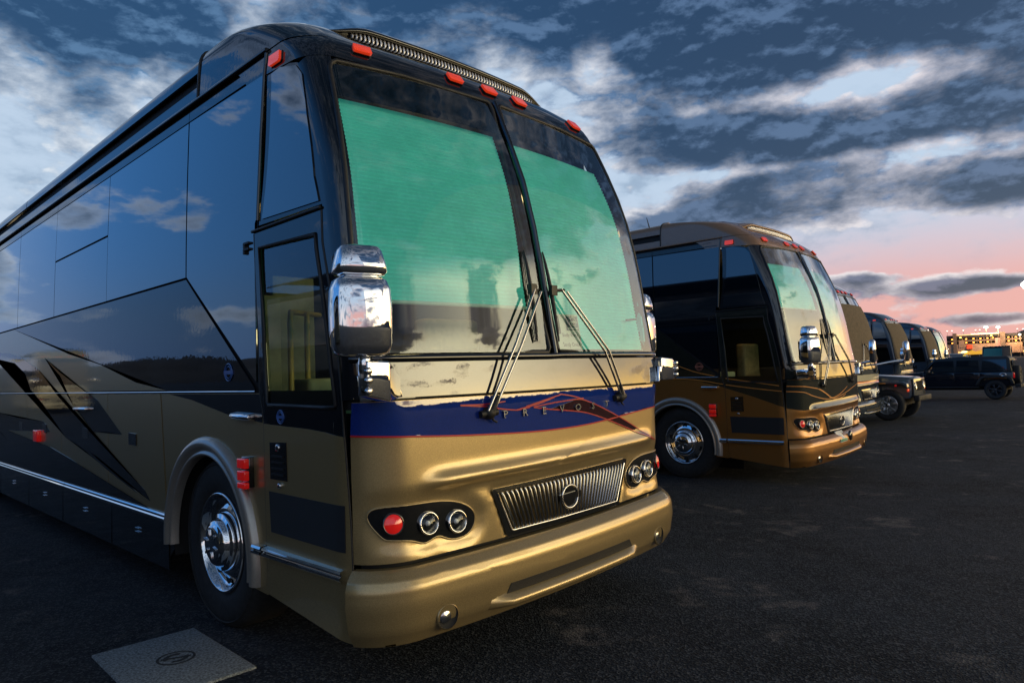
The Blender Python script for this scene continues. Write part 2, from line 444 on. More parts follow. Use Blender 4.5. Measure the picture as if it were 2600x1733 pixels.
def text_pts(s, size):
    """flat lettering from the built-in font: list of (verts, faces) in 2D"""
    cu = bpy.data.curves.new('t', 'FONT'); cu.body = s; cu.size = size; cu.align_x = 'CENTER'; cu.resolution_u = 2
    ob = bpy.data.objects.new('t', cu); COL.objects.link(ob)
    dg = bpy.context.evaluated_depsgraph_get(); ev = ob.evaluated_get(dg); me = ev.to_mesh()
    vs = [tuple(v.co) for v in me.vertices]; fs = [tuple(p.vertices) for p in me.polygons]
    ev.to_mesh_clear(); bpy.data.objects.remove(ob); bpy.data.curves.remove(cu)
    return vs, fs
def ground_z(x):
    t = min(1, max(0, (x - 2.0) / 6.0)); return -.11 * t * t * (3 - 2 * t)
# ------------------------------------------------------------------ motor coach: body surface
W, HC, BULGE, R0 = 2.59, 1.295, .105, .2
P0 = R0 - R0 * math.pi / 2
LEN = 13.7
_tabs = dict(
    YC=[(.2, -.135), (.9, -.137), (1.25, -.130), (1.41, -.126), (1.628, -.097), (1.91, -.045), (2.26, .01), (2.62, .09), (2.89, .185), (3.2, .32), (3.36, .395), (3.45, .49), (3.55, .63), (3.60, .71), (3.66, .83), (3.72, 1.05), (3.78, 1.45), (3.83, 2.0)],
    RC=[(.2, .24), (1.2, .24), (1.6, .14), (3.2, .14), (3.4, .2), (3.6, .3), (3.85, .34)],
    TU=[(.2, 0), (2.1, 0), (2.7, .015), (3.3, .042), (3.42, .05), (3.54, .058), (3.63, .065), (3.72, .08), (3.78, .13), (3.82, .26), (3.85, .5)])
_ic = {}
def ip(tab, z):
    k = (tab, round(z, 4))
    if k in _ic: return _ic[k]
    T = _tabs[tab]; n = len(T)
    if z <= T[0][0]: r = T[0][1]
    elif z >= T[-1][0]: r = T[-1][1]
    else:
        i = 0
        while T[i + 1][0] < z: i += 1
        def mm(q):
            if q == 0: return (T[1][1] - T[0][1]) / (T[1][0] - T[0][0])
            if q == n - 1: return (T[-1][1] - T[-2][1]) / (T[-1][0] - T[-2][0])
            return (T[q + 1][1] - T[q - 1][1]) / (T[q + 1][0] - T[q - 1][0])
        h = T[i + 1][0] - T[i][0]; t = (z - T[i][0]) / h; t2 = t * t; t3 = t2 * t
        r = (2 * t3 - 3 * t2 + 1) * T[i][1] + (t3 - 2 * t2 + t) * h * mm(i) + (-2 * t3 + 3 * t2) * T[i + 1][1] + (t3 - t2) * h * mm(i + 1)
    _ic[k] = r; return r
def y0(z): return ip('YC', z) + BULGE + ip('RC', z)
def base(p, z):
    r = ip('RC', z); yc = ip('YC', z); tu = ip('TU', z)
    m = p > HC; pp = W - p if m else p
    if pp < P0: x = 0.0; y = yc + BULGE + r + (P0 - pp)
    elif pp < R0:
        th = (pp - P0) / (R0 - P0) * math.pi / 2; x = r * (1 - math.cos(th)); t = (HC - x) / HC; y = yc + BULGE * t * t + r * (1 - math.sin(th))
    else:
        x = r + (pp - R0) / (HC - R0) * (HC - r); t = (HC - x) / HC; y = yc + BULGE * t * t
    x = HC - (HC - x) * (1 - tu / HC)
    return Vector((W - x if m else x, y, z))
def nrm(p, z):
    e = 1e-3
    n = (base(p + e, z) - base(p - e, z)).cross(base(p, z + e) - base(p, z - e))
    return n.normalized()
def FR(p, z, off=0.0):
    q = base(p, z)
    return q + nrm(p, z) * off if off else q
def FY(y, z, off=0.0): return FR(P0 - (y - y0(z)), z, off)
def FYR(y, z, off=0.0):
    q = FY(y, z, off); return Vector((W - q.x, q.y, q.z))
def bump_off(z):
    T = [(.2, .0), (.26, .03), (.33, .075), (.45, .095), (.53, .092), (.57, .075), (.60, .045), (.62, .015)]
    if z <= T[0][0]: return T[0][1]
    for a, b in zip(T, T[1:]):
        if z <= b[0]:
            t = (z - a[0]) / (b[0] - a[0]); t = t * t * (3 - 2 * t) if False else t
            return a[1] + (b[1] - a[1]) * t
    return T[-1][1]
def btilt(p): return .020 * max(0, min(W, p))
def FB(p, z, off=0.0):
    q = FR(p, z, bump_off(z) + off); q.z += btilt(p); return q
ANALYTIC.update((FR, FY, FYR, FB))
def sst(a, b, x):
    t = max(0.0, min(1.0, (x - a) / (b - a))); return t * t * (3 - 2 * t)
HLP = [(.028, .866), (.043, .892), (.085, .903), (.175, .902), (.314, .899), (.424, .888), (.505, .866), (.564, .831), (.587, .795), (.582, .754), (.557, .72), (.512, .699), (.45, .694), (.402, .706), (.358, .724), (.324, .722), (.287, .709), (.254, .706), (.207, .722), (.171, .733), (.122, .741), (.086, .751), (.053, .796), (.034, .832)]
def catmull(P, k=4, closed=True):
    n = len(P); out = []
    for i in range(n if closed else n - 1):
        if closed: a, b, c, d = P[i - 1], P[i], P[(i + 1) % n], P[(i + 2) % n]
        else: a, b, c, d = P[max(i - 1, 0)], P[i], P[i + 1], P[min(i + 2, n - 1)]
        for j in range(k):
            t = j / k
            out.append(tuple(.5 * (2 * b[q] + (c[q] - a[q]) * t + (2 * a[q] - 5 * b[q] + 4 * c[q] - d[q]) * t * t + (3 * b[q] - a[q] - 3 * c[q] + d[q]) * t ** 3) for q in range(len(b))))
    if not closed: out.append(tuple(P[-1]))
    return out
def sdist(P, x, y):
    d = 1e9; ins = False; n = len(P)
    for i in range(n):
        ax, ay = P[i]; bx, by = P[(i + 1) % n]
        ex, ey = bx - ax, by - ay; t = max(0, min(1, ((x - ax) * ex + (y - ay) * ey) / (ex * ex + ey * ey + 1e-12)))
        d = min(d, math.hypot(x - ax - ex * t, y - ay - ey * t))
        if (ay > y) != (by > y) and x < (bx - ax) * (y - ay) / (by - ay) + ax: ins = not ins
    return -d if ins else d
HLR = [(W - a + .0, b + .035) for a, b in HLP]
GRL = [(.704, .902), (.722, .912), (1.985, .940), (2.012, .930), (1.880, .664), (1.842, .657), (.822, .649), (.800, .660)]
def disp(p, z):
    zr = .985 + .022 * p
    e = sst(.20, .42, p) * (1 - sst(2.22, 2.44, p))
    d = 0.0
    q = z - zr
    if q > 0: d += .032 * math.exp(-(q / .045) ** 2)
    else: d += .032 * math.exp(-(q / .026) ** 2) - .006 * math.exp(-((q + .07) / .04) ** 2)
    d *= e
    for P, mir in ((HLP, 0), (HLR, 1)):
        if (p < .85 and not mir) or (p > 1.75 and mir):
            s_ = sdist(P, p, z)
            d += -.020 * sst(.635, .70, z - (.035 if mir else 0)) * (1 - sst(-.005, .095, s_)) * sst(-.1, .25, (p if not mir else W - p))
    if .6 < p < 2.1:
        s_ = sdist(GRL, p, z); d += -.012 * (1 - sst(0.0, .02, s_))
    return d
def FS(p, z, off=0.0): return FR(p, z, off + disp(p, z))

# ------------------------------------------------------------------ motor coach: builder
CUTS_C = [P0 + .314 * i / 8 for i in range(9)]
CUTS_C2 = [W - c for c in CUTS_C]
USF = CUTS_C + frange(R0, W - R0, .1) + CUTS_C2
USY = [i * .025 for i in range(-2, 22)]
VSU = [2.1 + .15 * i for i in range(12)]
VSF = [1.42 + .12 * i for i in range(20)]
AC = (1.72, .45)
def arch(rn, rz, a0=-4, a1=184, n=28): return [(AC[0] + rn * math.cos(RAD(a0 + (a1 - a0) * i / n)), AC[1] + rz * math.sin(RAD(a0 + (a1 - a0) * i / n))) for i in range(n + 1)]
def wheel(parent, c, side=-1, rear=False):
    """tyre, chrome disc with hand holes, hub cap and lugs; axis points out of the body"""
    ax = Vector((side, 0, 0)); c = Vector(c)
    w = MB(); w.lathe([(.30, -.30), (.40, -.31), (.50, -.30), (.53, -.27), (.535, -.20), (.535, -.08), (.528, -.025), (.505, .004), (.46, .018), (.40, .020), (.345, .010), (.318, -.004), (.300, -.03)], (0, 0, 0), ax, 48)
    for r_ in (.49, .455): w.lathe([(r_ - .006, .012), (r_, .021), (r_ + .006, .010)], (0, 0, 0), ax, 48)
    t = w.build('tyre', M['tyre'], parent); t.location = c
    d = MB(); d.lathe([(.312, -.012), (.316, .006), (.306, .016), (.296, .010), (.286, -.03), (.272, -.055), (.25, -.050), (.215, -.03), (.195, -.024), (.178, -.03)], (0, 0, 0), ax, 48)
    rim = d.build('rim', M['chrome'], t)
    h = MB(); h.lathe([(.185, -.03), (.182, .0), (.176, .010), (.154, .012), (.150, .02), (.142, .040), (.132, .052), (.120, .054), (.114, .062), (.100, .068), (.075, .070), (.0, .071)], (0, 0, 0), ax, 40)
    hub = h.build('hub_cap', M['chrome'], t)
    me = None
    for i in range(10):
        a = 2 * math.pi * (i + .5) / 10
        if me is None:
            q = MB(); q.lathe([(.034, .0), (.034, .003), (.030, .004), (.0, .0)], (0, 0, 0), ax, 14)
            ho = q.build('hand_hole', M['matte_black'], t); me = ho.data
        else: ho = link('hand_hole', me, None, t)
        ho.location = (side * -.042 - side * 0.0, math.cos(a) * .236, math.sin(a) * .236); ho.rotation_euler = (0, 0, 0)
    me = None
    for i in range(6):
        a = 2 * math.pi * i / 6 + .3
        if me is None:
            q = MB(); q.box((side * .071, 0, 0), (.018, .016, .044)); lu = q.build('cap_rib', M['dull_chrome'], t, bevel=.004); me = lu.data
        else: lu = link('cap_rib', me, None, t)
        lu.location = (0, math.cos(a) * .070, math.sin(a) * .070); lu.rotation_euler = (a - math.pi / 2, 0, 0)
    return t
def lamp(parent, name, c, n, r, lens, color=None, ringm=None):
    """round lamp: chrome ring, bowl, lens"""
    b = MB(); b.lathe([(r * 1.22, -.004), (r * 1.24, .006), (r * 1.14, .014), (r * 1.02, .012), (r, .002), (r * .97, -.004)], c, n, 28)
    o = b.build(name, ringm or M['chrome'], parent)
    b = MB(); b.lathe([(r * .97, -.002), (r * .72, -.016), (r * .4, -.022), (r * .28, -.006), (r * .2, .004), (0, .008)], c, n, 11, smooth=False); b.build('reflector', M['reflector'], o)
    b = MB(); b.lathe([(r * 1.0, .004), (r * .85, .011), (r * .5, .018), (0, .021)], c, n, 24)
    b.build('lens', lens, o)
    return o
def curve_tube(F, pts, r, off=0.0, n=6, closed=False, sub=4):
    P = catmull(pts, sub, closed) if sub > 1 else pts
    return MB().tube([F(a, b, off) for a, b in P], r, n, closed)
def marker(parent, F, p, z, w=.115, h=.052, off=.004):
    P = [(p - w / 2, z + h / 2 - .002), (p + w / 2 - .006, z + h / 2), (p + w / 2, z - h / 2 + .008), (p + w / 2 - .012, z - h / 2), (p - w / 2 + .010, z - h / 2), (p - w / 2, z - h / 2 + .010)]
    b = patch('marker_bezel', [(a + (a - p) * .09, b_ + (b_ - z) * .16) for a, b_ in P], F, M['gloss_black'], parent, off, .006)
    patch('marker_lens', P, F, M['amber'], b, off + .006, .014)

def make_coach(root, S):
    full = S.get('full', True)
    up, lo, rf, fa = M[S['upper']], M[S['lower']], M[S['roof']], M[S['fascia']]
    gl = M['dark_glass']
    # --- body: inner shell seen in the seams, chassis, floor
    b = MB()
    b.box((W / 2, 7.3, .62), (W - .36, 12.4, .62)); b.box((W / 2, .62, .50), (W - .5, .9, .36))
    b.build('chassis', M['matte_black'], root)
    aro = arch(.60, .645)
    low = [(1.135, .30), (.135, .262), (.135, 1.475), (LEN, 1.475), (LEN, .60), (2.30, .60)] + aro
    patch('body_shell', [(.137, .262), (.137, 1.47), (LEN, 1.47), (LEN, .30), (2.45, .30)] + [q for q in aro] + [(1.10, .33), (.95, .33)], FY, M['matte_black'], root, -.014, .0, us=USY, skirt=0)
    patch('body_shell', [(1.02, 1.47), (1.02, 3.45), (LEN, 3.45), (LEN, 1.47)], FY, M['matte_black'], root, -.014, 0, us=[1.1, 2], vs=VSU, skirt=0)
    patch('right_side_panel', [(.15, .30), (.15, 1.45), (LEN, 1.45), (LEN, .30)], FYR, lo, root, 0, .004, us=USY)
    patch('right_side_panel', [(.15, 1.46), (.15, 2.22), (LEN, 2.22), (LEN, 1.46)], FYR, up, root, 0, .004, us=USY)
    patch('right_side_window', [(.50, 2.23), (.62, 3.31), (LEN, 3.31), (LEN, 2.23)], FYR, gl, root, 0, .004, us=USY, vs=VSU)
    patch('right_side_panel', [(.6, 3.32), (.6, 3.43), (LEN, 3.43), (LEN, 3.32)], FYR, up, root, 0, .004, us=USY, vs=VSU)
    b = MB(); b.box((W / 2, LEN + .01, 1.98), (W - .1, .04, 3.3)); b.build('rear_panel', up, root, bevel=.01)
    # --- lower side: wheel arch panel, bay doors, skirts
    patch('wheel_arch_panel', [(.955, 1.457), (2.515, 1.457), (2.43, .72), (2.40, .60), (2.325, .605)] + [(AC[0] + .605 * math.cos(RAD(a)), AC[1] + .65 * math.sin(RAD(a))) for a in range(14, 189, 6)] + [(1.13, .345), (.94, .335), (.935, .35)], FY, lo, root, 0, .006, us=[1.2])
    cuts = [2.535, 3.74, 5.20, 6.62, 8.12, 9.0, 11.8, LEN]
    for i, (a, c) in enumerate(zip(cuts, cuts[1:])):
        if i == 0: P = [(a + .0, 1.457), (c - .005, 1.457), (c - .005, .612), (2.455, .612), (2.46, .74)]
        else: P = [(a + .005, 1.457), (c - .005, 1.457), (c - .005, .612), (a + .005, .612)]
        patch('bay_door', P, FY, lo, root, 0, .006)
    for a, c in ((2.44, 5.035), (5.045, 8.2), (8.21, 11.0), (11.01, LEN)):
        b = MB()
        b.prism([(0, .548), (-.022, .552), (-.030, .566), (-.030, .576), (-.014, .588), (-.014, .594), (-.024, .600), (-.018, .609), (0, .611)], a, c, lambda x, z, y: (x, y, z))
        b.build('side_rail', M['chrome'], root)
    for a, c in zip([2.44, 3.7, 5.2, 6.6, 8.1, 9.6], [3.69, 5.19, 6.59, 8.09, 9.59, 11]):
        sk = patch('skirt_panel', [(a, .545), (c, .545), (c, .215), (a + (.02 if a > 2.5 else .0), .215)], FY, M['gloss_black'], root, -.01, .006)
        if full:
            q = MB(); yv = (a + c) / 2
            for dz in (0, .028): q.box((-.004, yv, .40 + dz), (.01, .085, .006))
            q.build('latch', M['dull_chrome'], sk)
    # flares
    for cy in ([AC[0]] if not full else [AC[0]]):
        b = MB(); prof = [(.572, .02), (.576, -.026), (.584, -.036), (.596, -.036), (.606, -.022), (.614, -.024), (.628, -.044), (.652, -.054), (.678, -.046), (.694, -.026), (.700, .004)]
        N = 40; vs = []
        for i in range(N + 1):
            a = RAD(-3 + 190 * i / N)
            for r_, x in prof:
                k = 1.0
                vs.append((x, cy + r_ * math.cos(a), max(AC[1] + (r_ + .035) * math.sin(a), .34)))
        n = len(prof)
        b.add(vs, [(i * n + j, i * n + j + 1, (i + 1) * n + j + 1, (i + 1) * n + j) for i in range(N) for j in range(n - 1)], True)
        b.build('wheel_arch', M[S.get('flare', S['lower'])], root)
    b = MB()
    for cy in (AC[0],):
        pr = [(cy + .60 * math.cos(RAD(a)), AC[1] + .645 * math.sin(RAD(a))) for a in range(-10, 191, 8)]
        b.add([(x, y, z) for x in (.0, .62) for y, z in pr], [(i, i + 1, len(pr) + i + 1, len(pr) + i) for i in range(len(pr) - 1)])
        b.add([(.62, cy - .7, .1), (.62, cy + .7, .1), (.62, cy + .7, 1.3), (.62, cy - .7, 1.3)], [(0, 1, 2, 3)])
    b.build('wheel_well', M['matte_black'], root)
    for c_, sd in (((.045, 1.655, .515), -1), ((W - .045, 1.655, .515), 1), ((.045, 9.9, .515), -1), ((.045, 11.2, .515), -1), ((W - .045, 9.9, .515), 1)):
        w = wheel(root, c_, sd); w.name = 'wheel'
    # --- belt strip and upper side
    b = MB(); b.tube([FY(y, 1.467, .008) for y in (1.045, 3, 6, 9, LEN)], .006, 6); b.build('belt_trim', M['chrome'], root)
    patch('upper_side_panel', [(LEN, 1.478), (LEN, 2.226), (2.045, 2.226), (1.075, 1.500), (1.055, 1.478)], FY, up, root, 0, .006, us=[1.2, 2.0], vs=VSU)
    WN = [[(1.035, 1.52), (2.035, 2.243), (2.048, 3.315), (.968, 3.305), (1.000, 2.50), (1.035, 2.44)],
          [(2.053, 2.243), (2.066, 3.315), (3.762, 3.315), (3.762, 2.243)],
          [(3.772, 2.243), (3.772, 2.792), (5.462, 2.792), (5.462, 2.243)], [(3.772, 2.810), (3.772, 3.315), (5.462, 3.315), (5.462, 2.810)],
          [(5.470, 2.243), (5.470, 3.315), (7.095, 3.315), (7.095, 2.243)], [(7.107, 2.243), (7.107, 3.315), (8.7, 3.315), (8.7, 2.243)],
          [(8.71, 2.243), (8.71, 3.315), (11.2, 3.315), (11.2, 2.243)], [(11.21, 2.243), (11.21, 3.315), (LEN, 3.315), (LEN, 2.243)]]
    for i, P in enumerate(WN): patch('side_window', P, FY, gl, root, 0 if i != 2 else -.001, .006, us=[1.5, 2.0], vs=VSU)
    ys = [.985, 2.06, 5.466, 7.1, 11.2, LEN]
    for a, c in zip(ys, ys[1:]): patch('header_strip', [(a + .003, 3.325), (c - .003, 3.325), (c - .003, 3.388), (a + .003, 3.388)], FY, up, root, 0, .006, us=[1.2, 1.6])
    patch('gutter', [(.93, 3.39), (LEN, 3.39), (LEN, 3.432), (.93, 3.428)], FY, M['matte_black'], root, -.02, .0, us=[1.2, 1.6, 2])
    b = MB(); b.tube([FY(y, 3.437, .014) for y in (.92, 1.2, 1.6, 2, 4, 8, LEN)], .014, 8); b.build('gutter_lip', rf, root)
    # --- roof
    yr = 1.90
    patch('roof_side_panel', [(yr, 3.447), (LEN, 3.447), (LEN, 3.538), (yr, 3.538)], FY, rf, root, 0, .006, vs=[3.49])
    patch('awning_recess', [(yr, 3.53), (LEN, 3.53), (LEN, 3.640), (yr, 3.640)], FY, M['matte_black'], root, -.03, 0, vs=[3.58])
    for a, c in ((yr, 6.9), (6.92, LEN)): patch('awning_case', [(a, 3.632), (c, 3.632), (c, 3.716), (a, 3.716)], FY, rf, root, .004, .010, vs=[3.66, 3.69])
    sec = [(3.722, 0)] + [(z, 0) for z in (3.74, 3.76, 3.78, 3.80, 3.82, 3.84)]
    L = [(ip('TU', z), z) for z, _ in sec]; L = L + [(.62, 3.852), (HC, 3.87)]; L = L + [(W - x, z) for x, z in reversed(L[:-1])]
    b = MB(); vs = [(x, y, z) for y in (yr, 6.9, LEN) for x, z in L]; n = len(L)
    b.add(vs, [(i * n + j, i * n + j + 1, (i + 1) * n + j + 1, (i + 1) * n + j) for i in range(2) for j in range(n - 1)], True)
    b.build('roof', rf, root)
    # --- front cap: one lofted shell from the header round both shoulders
    zs = [3.437, 3.47, 3.50, 3.53, 3.56, 3.59, 3.62, 3.65, 3.68, 3.71, 3.74, 3.765, 3.79, 3.81, 3.828]
    ps = [None] * 10 + [P0 + (R0 - P0) * i / 10 for i in range(11)] + frange(R0, W - R0, .08) + [W - (P0 + (R0 - P0) * i / 10) for i in range(10, -1, -1)] + [None] * 10
    vs = []
    ye = 1.905
    for z in zs:
        s0 = min(y0(z), ye)
        for i, p in enumerate(ps):
            if p is None:
                k = i if i < 10 else len(ps) - 1 - i
                y = ye + (s0 - ye) * k / 10; q = Vector((ip('TU', z), y, z))
                if i >= 10: q.x = W - q.x
            else: q = base(p, z); q.y = min(q.y, ye)
            cx = (q - Vector((HC, 2.2, 3.2))).normalized()
            vs.append(q + Vector((cx.x * .014, cx.y * .006 - .004, .012 * sst(3.5, 3.8, z))))
    n = len(ps)
    b = MB(); b.add(vs, [(i * n + j, i * n + j + 1, (i + 1) * n + j + 1, (i + 1) * n + j) for i in range(len(zs) - 1) for j in range(n - 1)], True)
    b.add([vs[(len(zs) - 1) * n + j] for j in range(n)], [tuple(range(n))])
    b.build('front_cap', rf, root)
    b = MB(); b.tube([Vector((ip('TU', z) - .014, ye + .004, z + .012 * sst(3.5, 3.8, z))) for z in zs], .010, 6); b.build('cap_seal', M['rubber'], root)
    # --- header band under the cap, with the lamps
    patch('front_header', [(P0 - .55, 3.300)] + [(P0 - .38 + .0, 3.300), (P0 - .18, 3.288), (-.03, 3.27), (W + .03, 3.27), (W + .11, 3.288), (W + .25, 3.30), (W + .66, 3.30), (W + .66, 3.43), (P0 - .55 + P0 * 0, 3.43)], FR, up if S.get('header') is None else M[S['header']], root, 0, .006, us=USF + [P0 - .1 * i for i in range(1, 6)] + [W - P0 + .1 * i for i in range(1, 6)], vs=[3.32, 3.36, 3.40])
    for p in (.345, 1.005, 1.303, 1.597, 2.262): marker(root, FR, p, 3.358, off=.010)
    marker(root, FY, .81, 3.344, .125, .060, .006)
    # --- roof vent over the windscreen
    if full:
        VB = lambda p, h=0.0, d=0.0: base(p, 3.590) + Vector((0, d, h))       # d runs back from the face
        pp_ = [.36 + 1.87 * i / 40 for i in range(41)]
        q = MB(); vs = []
        for p in pp_: vs += [VB(p, -.03, .03), VB(p, .052, .035)]
        q.add(vs, [(2 * i, 2 * i + 2, 2 * i + 3, 2 * i + 1) for i in range(40)]); v = q.build('roof_vent', M['matte_black'], root)
        for i in range(58):
            a = .375 + i * (1.84 / 57); k = min(1.0, .35 + .2 * min(i, 57 - i))
            q = MB(); q.tube([VB(a, -.012, .0), VB(a, .012, -.008), VB(a, .056 * k, .006)], .0078, 6); q.build('louvre', M['louvre'], v, fix=False)
        q = MB(); vs = []; N = 52
        for i in range(N + 1):
            p = -.04 + 2.67 * i / N; k = min(i, N - i)
            e = sst(2.5, 11, k); e2 = sst(-1, 6, k)
            for h, d in ((-.020, .02), (.062 * e - .012, .004), (.058 * e - .012, -.022 * e), (.074 * e - .010, -.024 * e), (.094 * e - .008, .0), (.112 * e2 * (.35 + .65 * e) - .004, .10), (.125 * e2 + .02, .30), (.14 * e2 + .05, .62)): vs.append(VB(p, h, d))
        q.add(vs, [(i * 8 + j, i * 8 + j + 1, (i + 1) * 8 + j + 1, (i + 1) * 8 + j) for i in range(N) for j in range(7)], True)
        q.build('vent_visor', M['gloss_black'] if rf == M['black_paint'] else rf, root)
    # --- pillars, sill, header ring round the windscreen
    def lx(z):   # left edge of the glass
        return .068 + (.145 - .068) * sst(1.6, 3.3, z) ** 1.0 * ((z - 1.6) / 1.7)
    LE = [(lx(z), z) for z in (1.66, 2.0, 2.4, 2.8, 3.1)] + [(.135, 3.20), (.165, 3.235)]
    ped = [(FYp, z) for FYp, z in ((.142, 1.42), (.147, 1.62), (.229, 2.016), (.281, 2.20), (.289, 2.395), (.30, 2.425), (.359, 2.573), (.439, 2.921), (.496, 3.166), (.56, 3.235))]
    pillar = [(P0 - (y - y0(z)), z) for y, z in ped]
    PL = pillar + [(.0, 3.268), (.16, 3.268)] + list(reversed(LE)) + [(.075, 1.63), (.3, 1.62), (.3, 1.42)]
    pm = M['gloss_black'] if S['upper'] != 'slate_paint' else M['slate_paint']
    pil = up if S.get('pillar') is None else M[S['pillar']]
    patch('pillar', PL, FR, pil, root, 0, .005, us=CUTS_C + [-.2, -.3], vs=VSF)
    patch('pillar', [(W - a, b_) for a, b_ in reversed([(P0 - .05, 1.42)] + [(P0 - .05, 3.268)] + [(.16, 3.268)] + list(reversed(LE)) + [(.075, 1.63), (.3, 1.62), (.3, 1.42)])], FR, pil, root, 0, .005, us=CUTS_C2, vs=VSF)
    # side quarter window and the post behind it
    qw = [(P0 - (y - y0(z)), z) for y, z in ((.862, 3.276), (.762, 3.281), (.581, 3.232), (.508, 3.166), (.452, 2.921), (.372, 2.573), (.322, 2.435), (.940, 2.448))]
    patch('side_window', qw, FR, gl, root, .004, .006, us=[P0, P0 - .1, P0 - .2, P0 - .3, -.05], vs=VSF)
    fr_ = [(P0 - (y - y0(z)), z) for y, z in ((.935, 3.298), (.76, 3.300), (.56, 3.245), (.485, 3.166), (.43, 2.921), (.35, 2.573), (.298, 2.415), (.990, 2.420))]
    patch('window_surround', fr_, FR, pil, root, -.002, .005, us=[P0, P0 - .1, P0 - .2, P0 - .3, -.05], vs=VSF)
    b = MB(); b.tube([FY(y, z, .006) for y, z in ((.935, 3.43), (.952, 3.29), (.972, 2.95), (.998, 2.45))], .012, 8); b.build('window_post', up, root)
    # --- entry door
    ol = [(1.040, 2.378), (.300, 2.383), (.292, 2.22), (.238, 2.016), (.192, 1.80), (.158, 1.60), (.152, 1.26), (.140, .83), (.125, .255), (.922, .342), (.935, .55), (.945, 1.30), (.99, 1.47), (1.0, 1.8)]
    il = [(.968, 2.286), (.352, 2.268), (.345, 2.19), (.300, 2.0), (.255, 1.76), (.222, 1.56), (.190, 1.392), (.20, 1.385), (.30, 1.383), (.80, 1.390), (.885, 1.393), (.898, 1.41), (.915, 1.60), (.93, 1.85)]
    door = patch('door', {'o': ol, 'i': il}, FY, up, root, 0, .008, us=USY, vs=[1.0, 1.2] + VSF)
    patch('door_window', il, FY, M['door_glass'], door, -.004, .004, us=USY, vs=VSF, skirt=0)
    b = MB(); b.tube([FY(y, z, .009) for y, z in il], .011, 6, closed=True); b.build('window_seal', M['rubber'], door)
    P = [(.925, .345), (.125, .258), (.140, .83), (.150, 1.243), (.30, 1.262), (.46, 1.272), (.70, 1.278), (.944, 1.286), (.935, .55)]
    if S.get('door_low'): patch('door_panel', S['door_low'](P), FY, lo, door, .006, .0045, us=USY)
    b = MB(); b.tube([FY(y, z, .012) for y, z in ((1.055, 2.392), (.30, 2.397))], .009, 6); b.build('door_rain_rail', M['rubber'], root)
    b = MB(); b.tube([FY(y, z, .004) for y, z in ol[:1] + list(reversed(ol[9:]))], .007, 6); b.tube([FY(y, z, .004) for y, z in ol[1:9]], .007, 6); b.build('door_seal', M['rubber'], door)
    b = MB()
    for k, (y, z) in enumerate(((1.115, 2.335), (1.115, 2.300))): b.box(FY(y, z, .012), (.02, .06, .012)); b.box(FY(y + .03, z - .012, .012), (.018, .02, .03))
    b.build('hinge', M['rubber'], root)
    h = MB(); h.prism([(0, 0), (-.052, .004), (-.062, .020), (-.052, .036), (0, .046)], 1.05, 1.29, lambda x, z, y: (x, y, z + 1.300 + (y - 1.05) * .02)); h.build('door_handle', M['chrome'], root, bevel=.008)
    rail = MB(); rail.prism([(0, .548), (-.030, .550), (-.044, .562), (-.044, .574), (-.030, .580), (-.030, .586), (-.042, .592), (-.036, .604), (0, .608)], .165, .925, lambda x, z, y: FY(y, z + .001, .008 - x)); rail.build('door_rail', M['chrome'], door)
    rail = MB(); rail.prism([(0, .548), (-.030, .550), (-.044, .562), (-.044, .574), (-.030, .580), (-.030, .586), (-.042, .592), (-.036, .604), (0, .608)], .945, 1.05, lambda x, z, y: FY(y, z + .001, .008 - x)); rail.build('side_rail', M['chrome'], root)
    vp = patch('air_intake', [(.872, 1.186), (.686, 1.193), (.682, .986), (.870, .985)], FY, M['gloss_black'], door, .008, .006)
    q = MB()
    for i in range(4): q.box(FY(.778, 1.015 + i * .033, .016), (.012, .13, .010))
    q.build('intake_slats', M['matte_black'], vp, kind='stuff')
    q = MB(); q.lathe([(.020, 0), (.020, .008), (.012, .010), (0, .010)], FY(.778, 1.160, .012), (-1, 0, 0), 14); q.build('lock', M['dull_chrome'], vp)
    patch('air_intake', [(.890, .915), (.161, .912), (.161, .687), (.873, .693)], FY, M['mesh'], door, .008, .006, us=USY)
    q = MB(); q.lathe([(.016, 0), (.016, .012), (.010, .016), (0, .016)], FY(.762, .956, .010), (-1, 0, 0), 14); q.build('door_lock', M['dull_chrome'], door)
    q = MB(); q.box(FY(1.13, 1.005, .012), (.05, .10, .175)); mk = q.build('side_marker_housing', M['gloss_black'], root, bevel=.006)
    for z, hh in ((1.056, .056), (.986, .056), (.930, .034)):
        q = MB(); q.box(FY(1.13, z, .050), (.030, .098, hh)); q.build('side_marker', M['red_lens'], mk, bevel=.006)
    # --- bay door fittings seen on the flank
    if full:
        for y, z in ((3.13, 1.105), (4.38, 1.105), (5.83, 1.10), (6.9, 1.09)): patch('bay_latch', [(y + .085, z + .048), (y - .085, z + .044), (y - .085, z - .046), (y + .085, z - .044)], FY, M['gloss_black'], root, .006, .006)
        h = MB(); h.prism([(0, 0), (-.045, .004), (-.055, .018), (-.045, .032), (0, .040)], 4.25, 4.62, lambda x, z, y: (x, y, z + 1.305)); h.build('grab_handle', M['chrome'], root, bevel=.007)
        q = MB(); q.box(FY(6.08, 1.015, .02), (.05, .19, .12)); q.build('side_marker', M['red_lens'], root, bevel=.008)
    # --- lower front: wiper panel, fascia, bumper
    hb = M[S.get('hood', S['upper'])]
    patch('wiper_panel', [(-.035, 1.424), (W + .035, 1.424), (W + .035, 1.60), (-.035, 1.60)], FR, hb, root, 0, .008, us=USF, vs=[1.46, 1.5, 1.54, 1.58])
    patch('body_gap', [(-.30, 1.37), (W + .30, 1.37), (W + .30, 1.47), (-.30, 1.47)], FR, M['matte_black'], root, -.022, 0, us=USF, skirt=0)
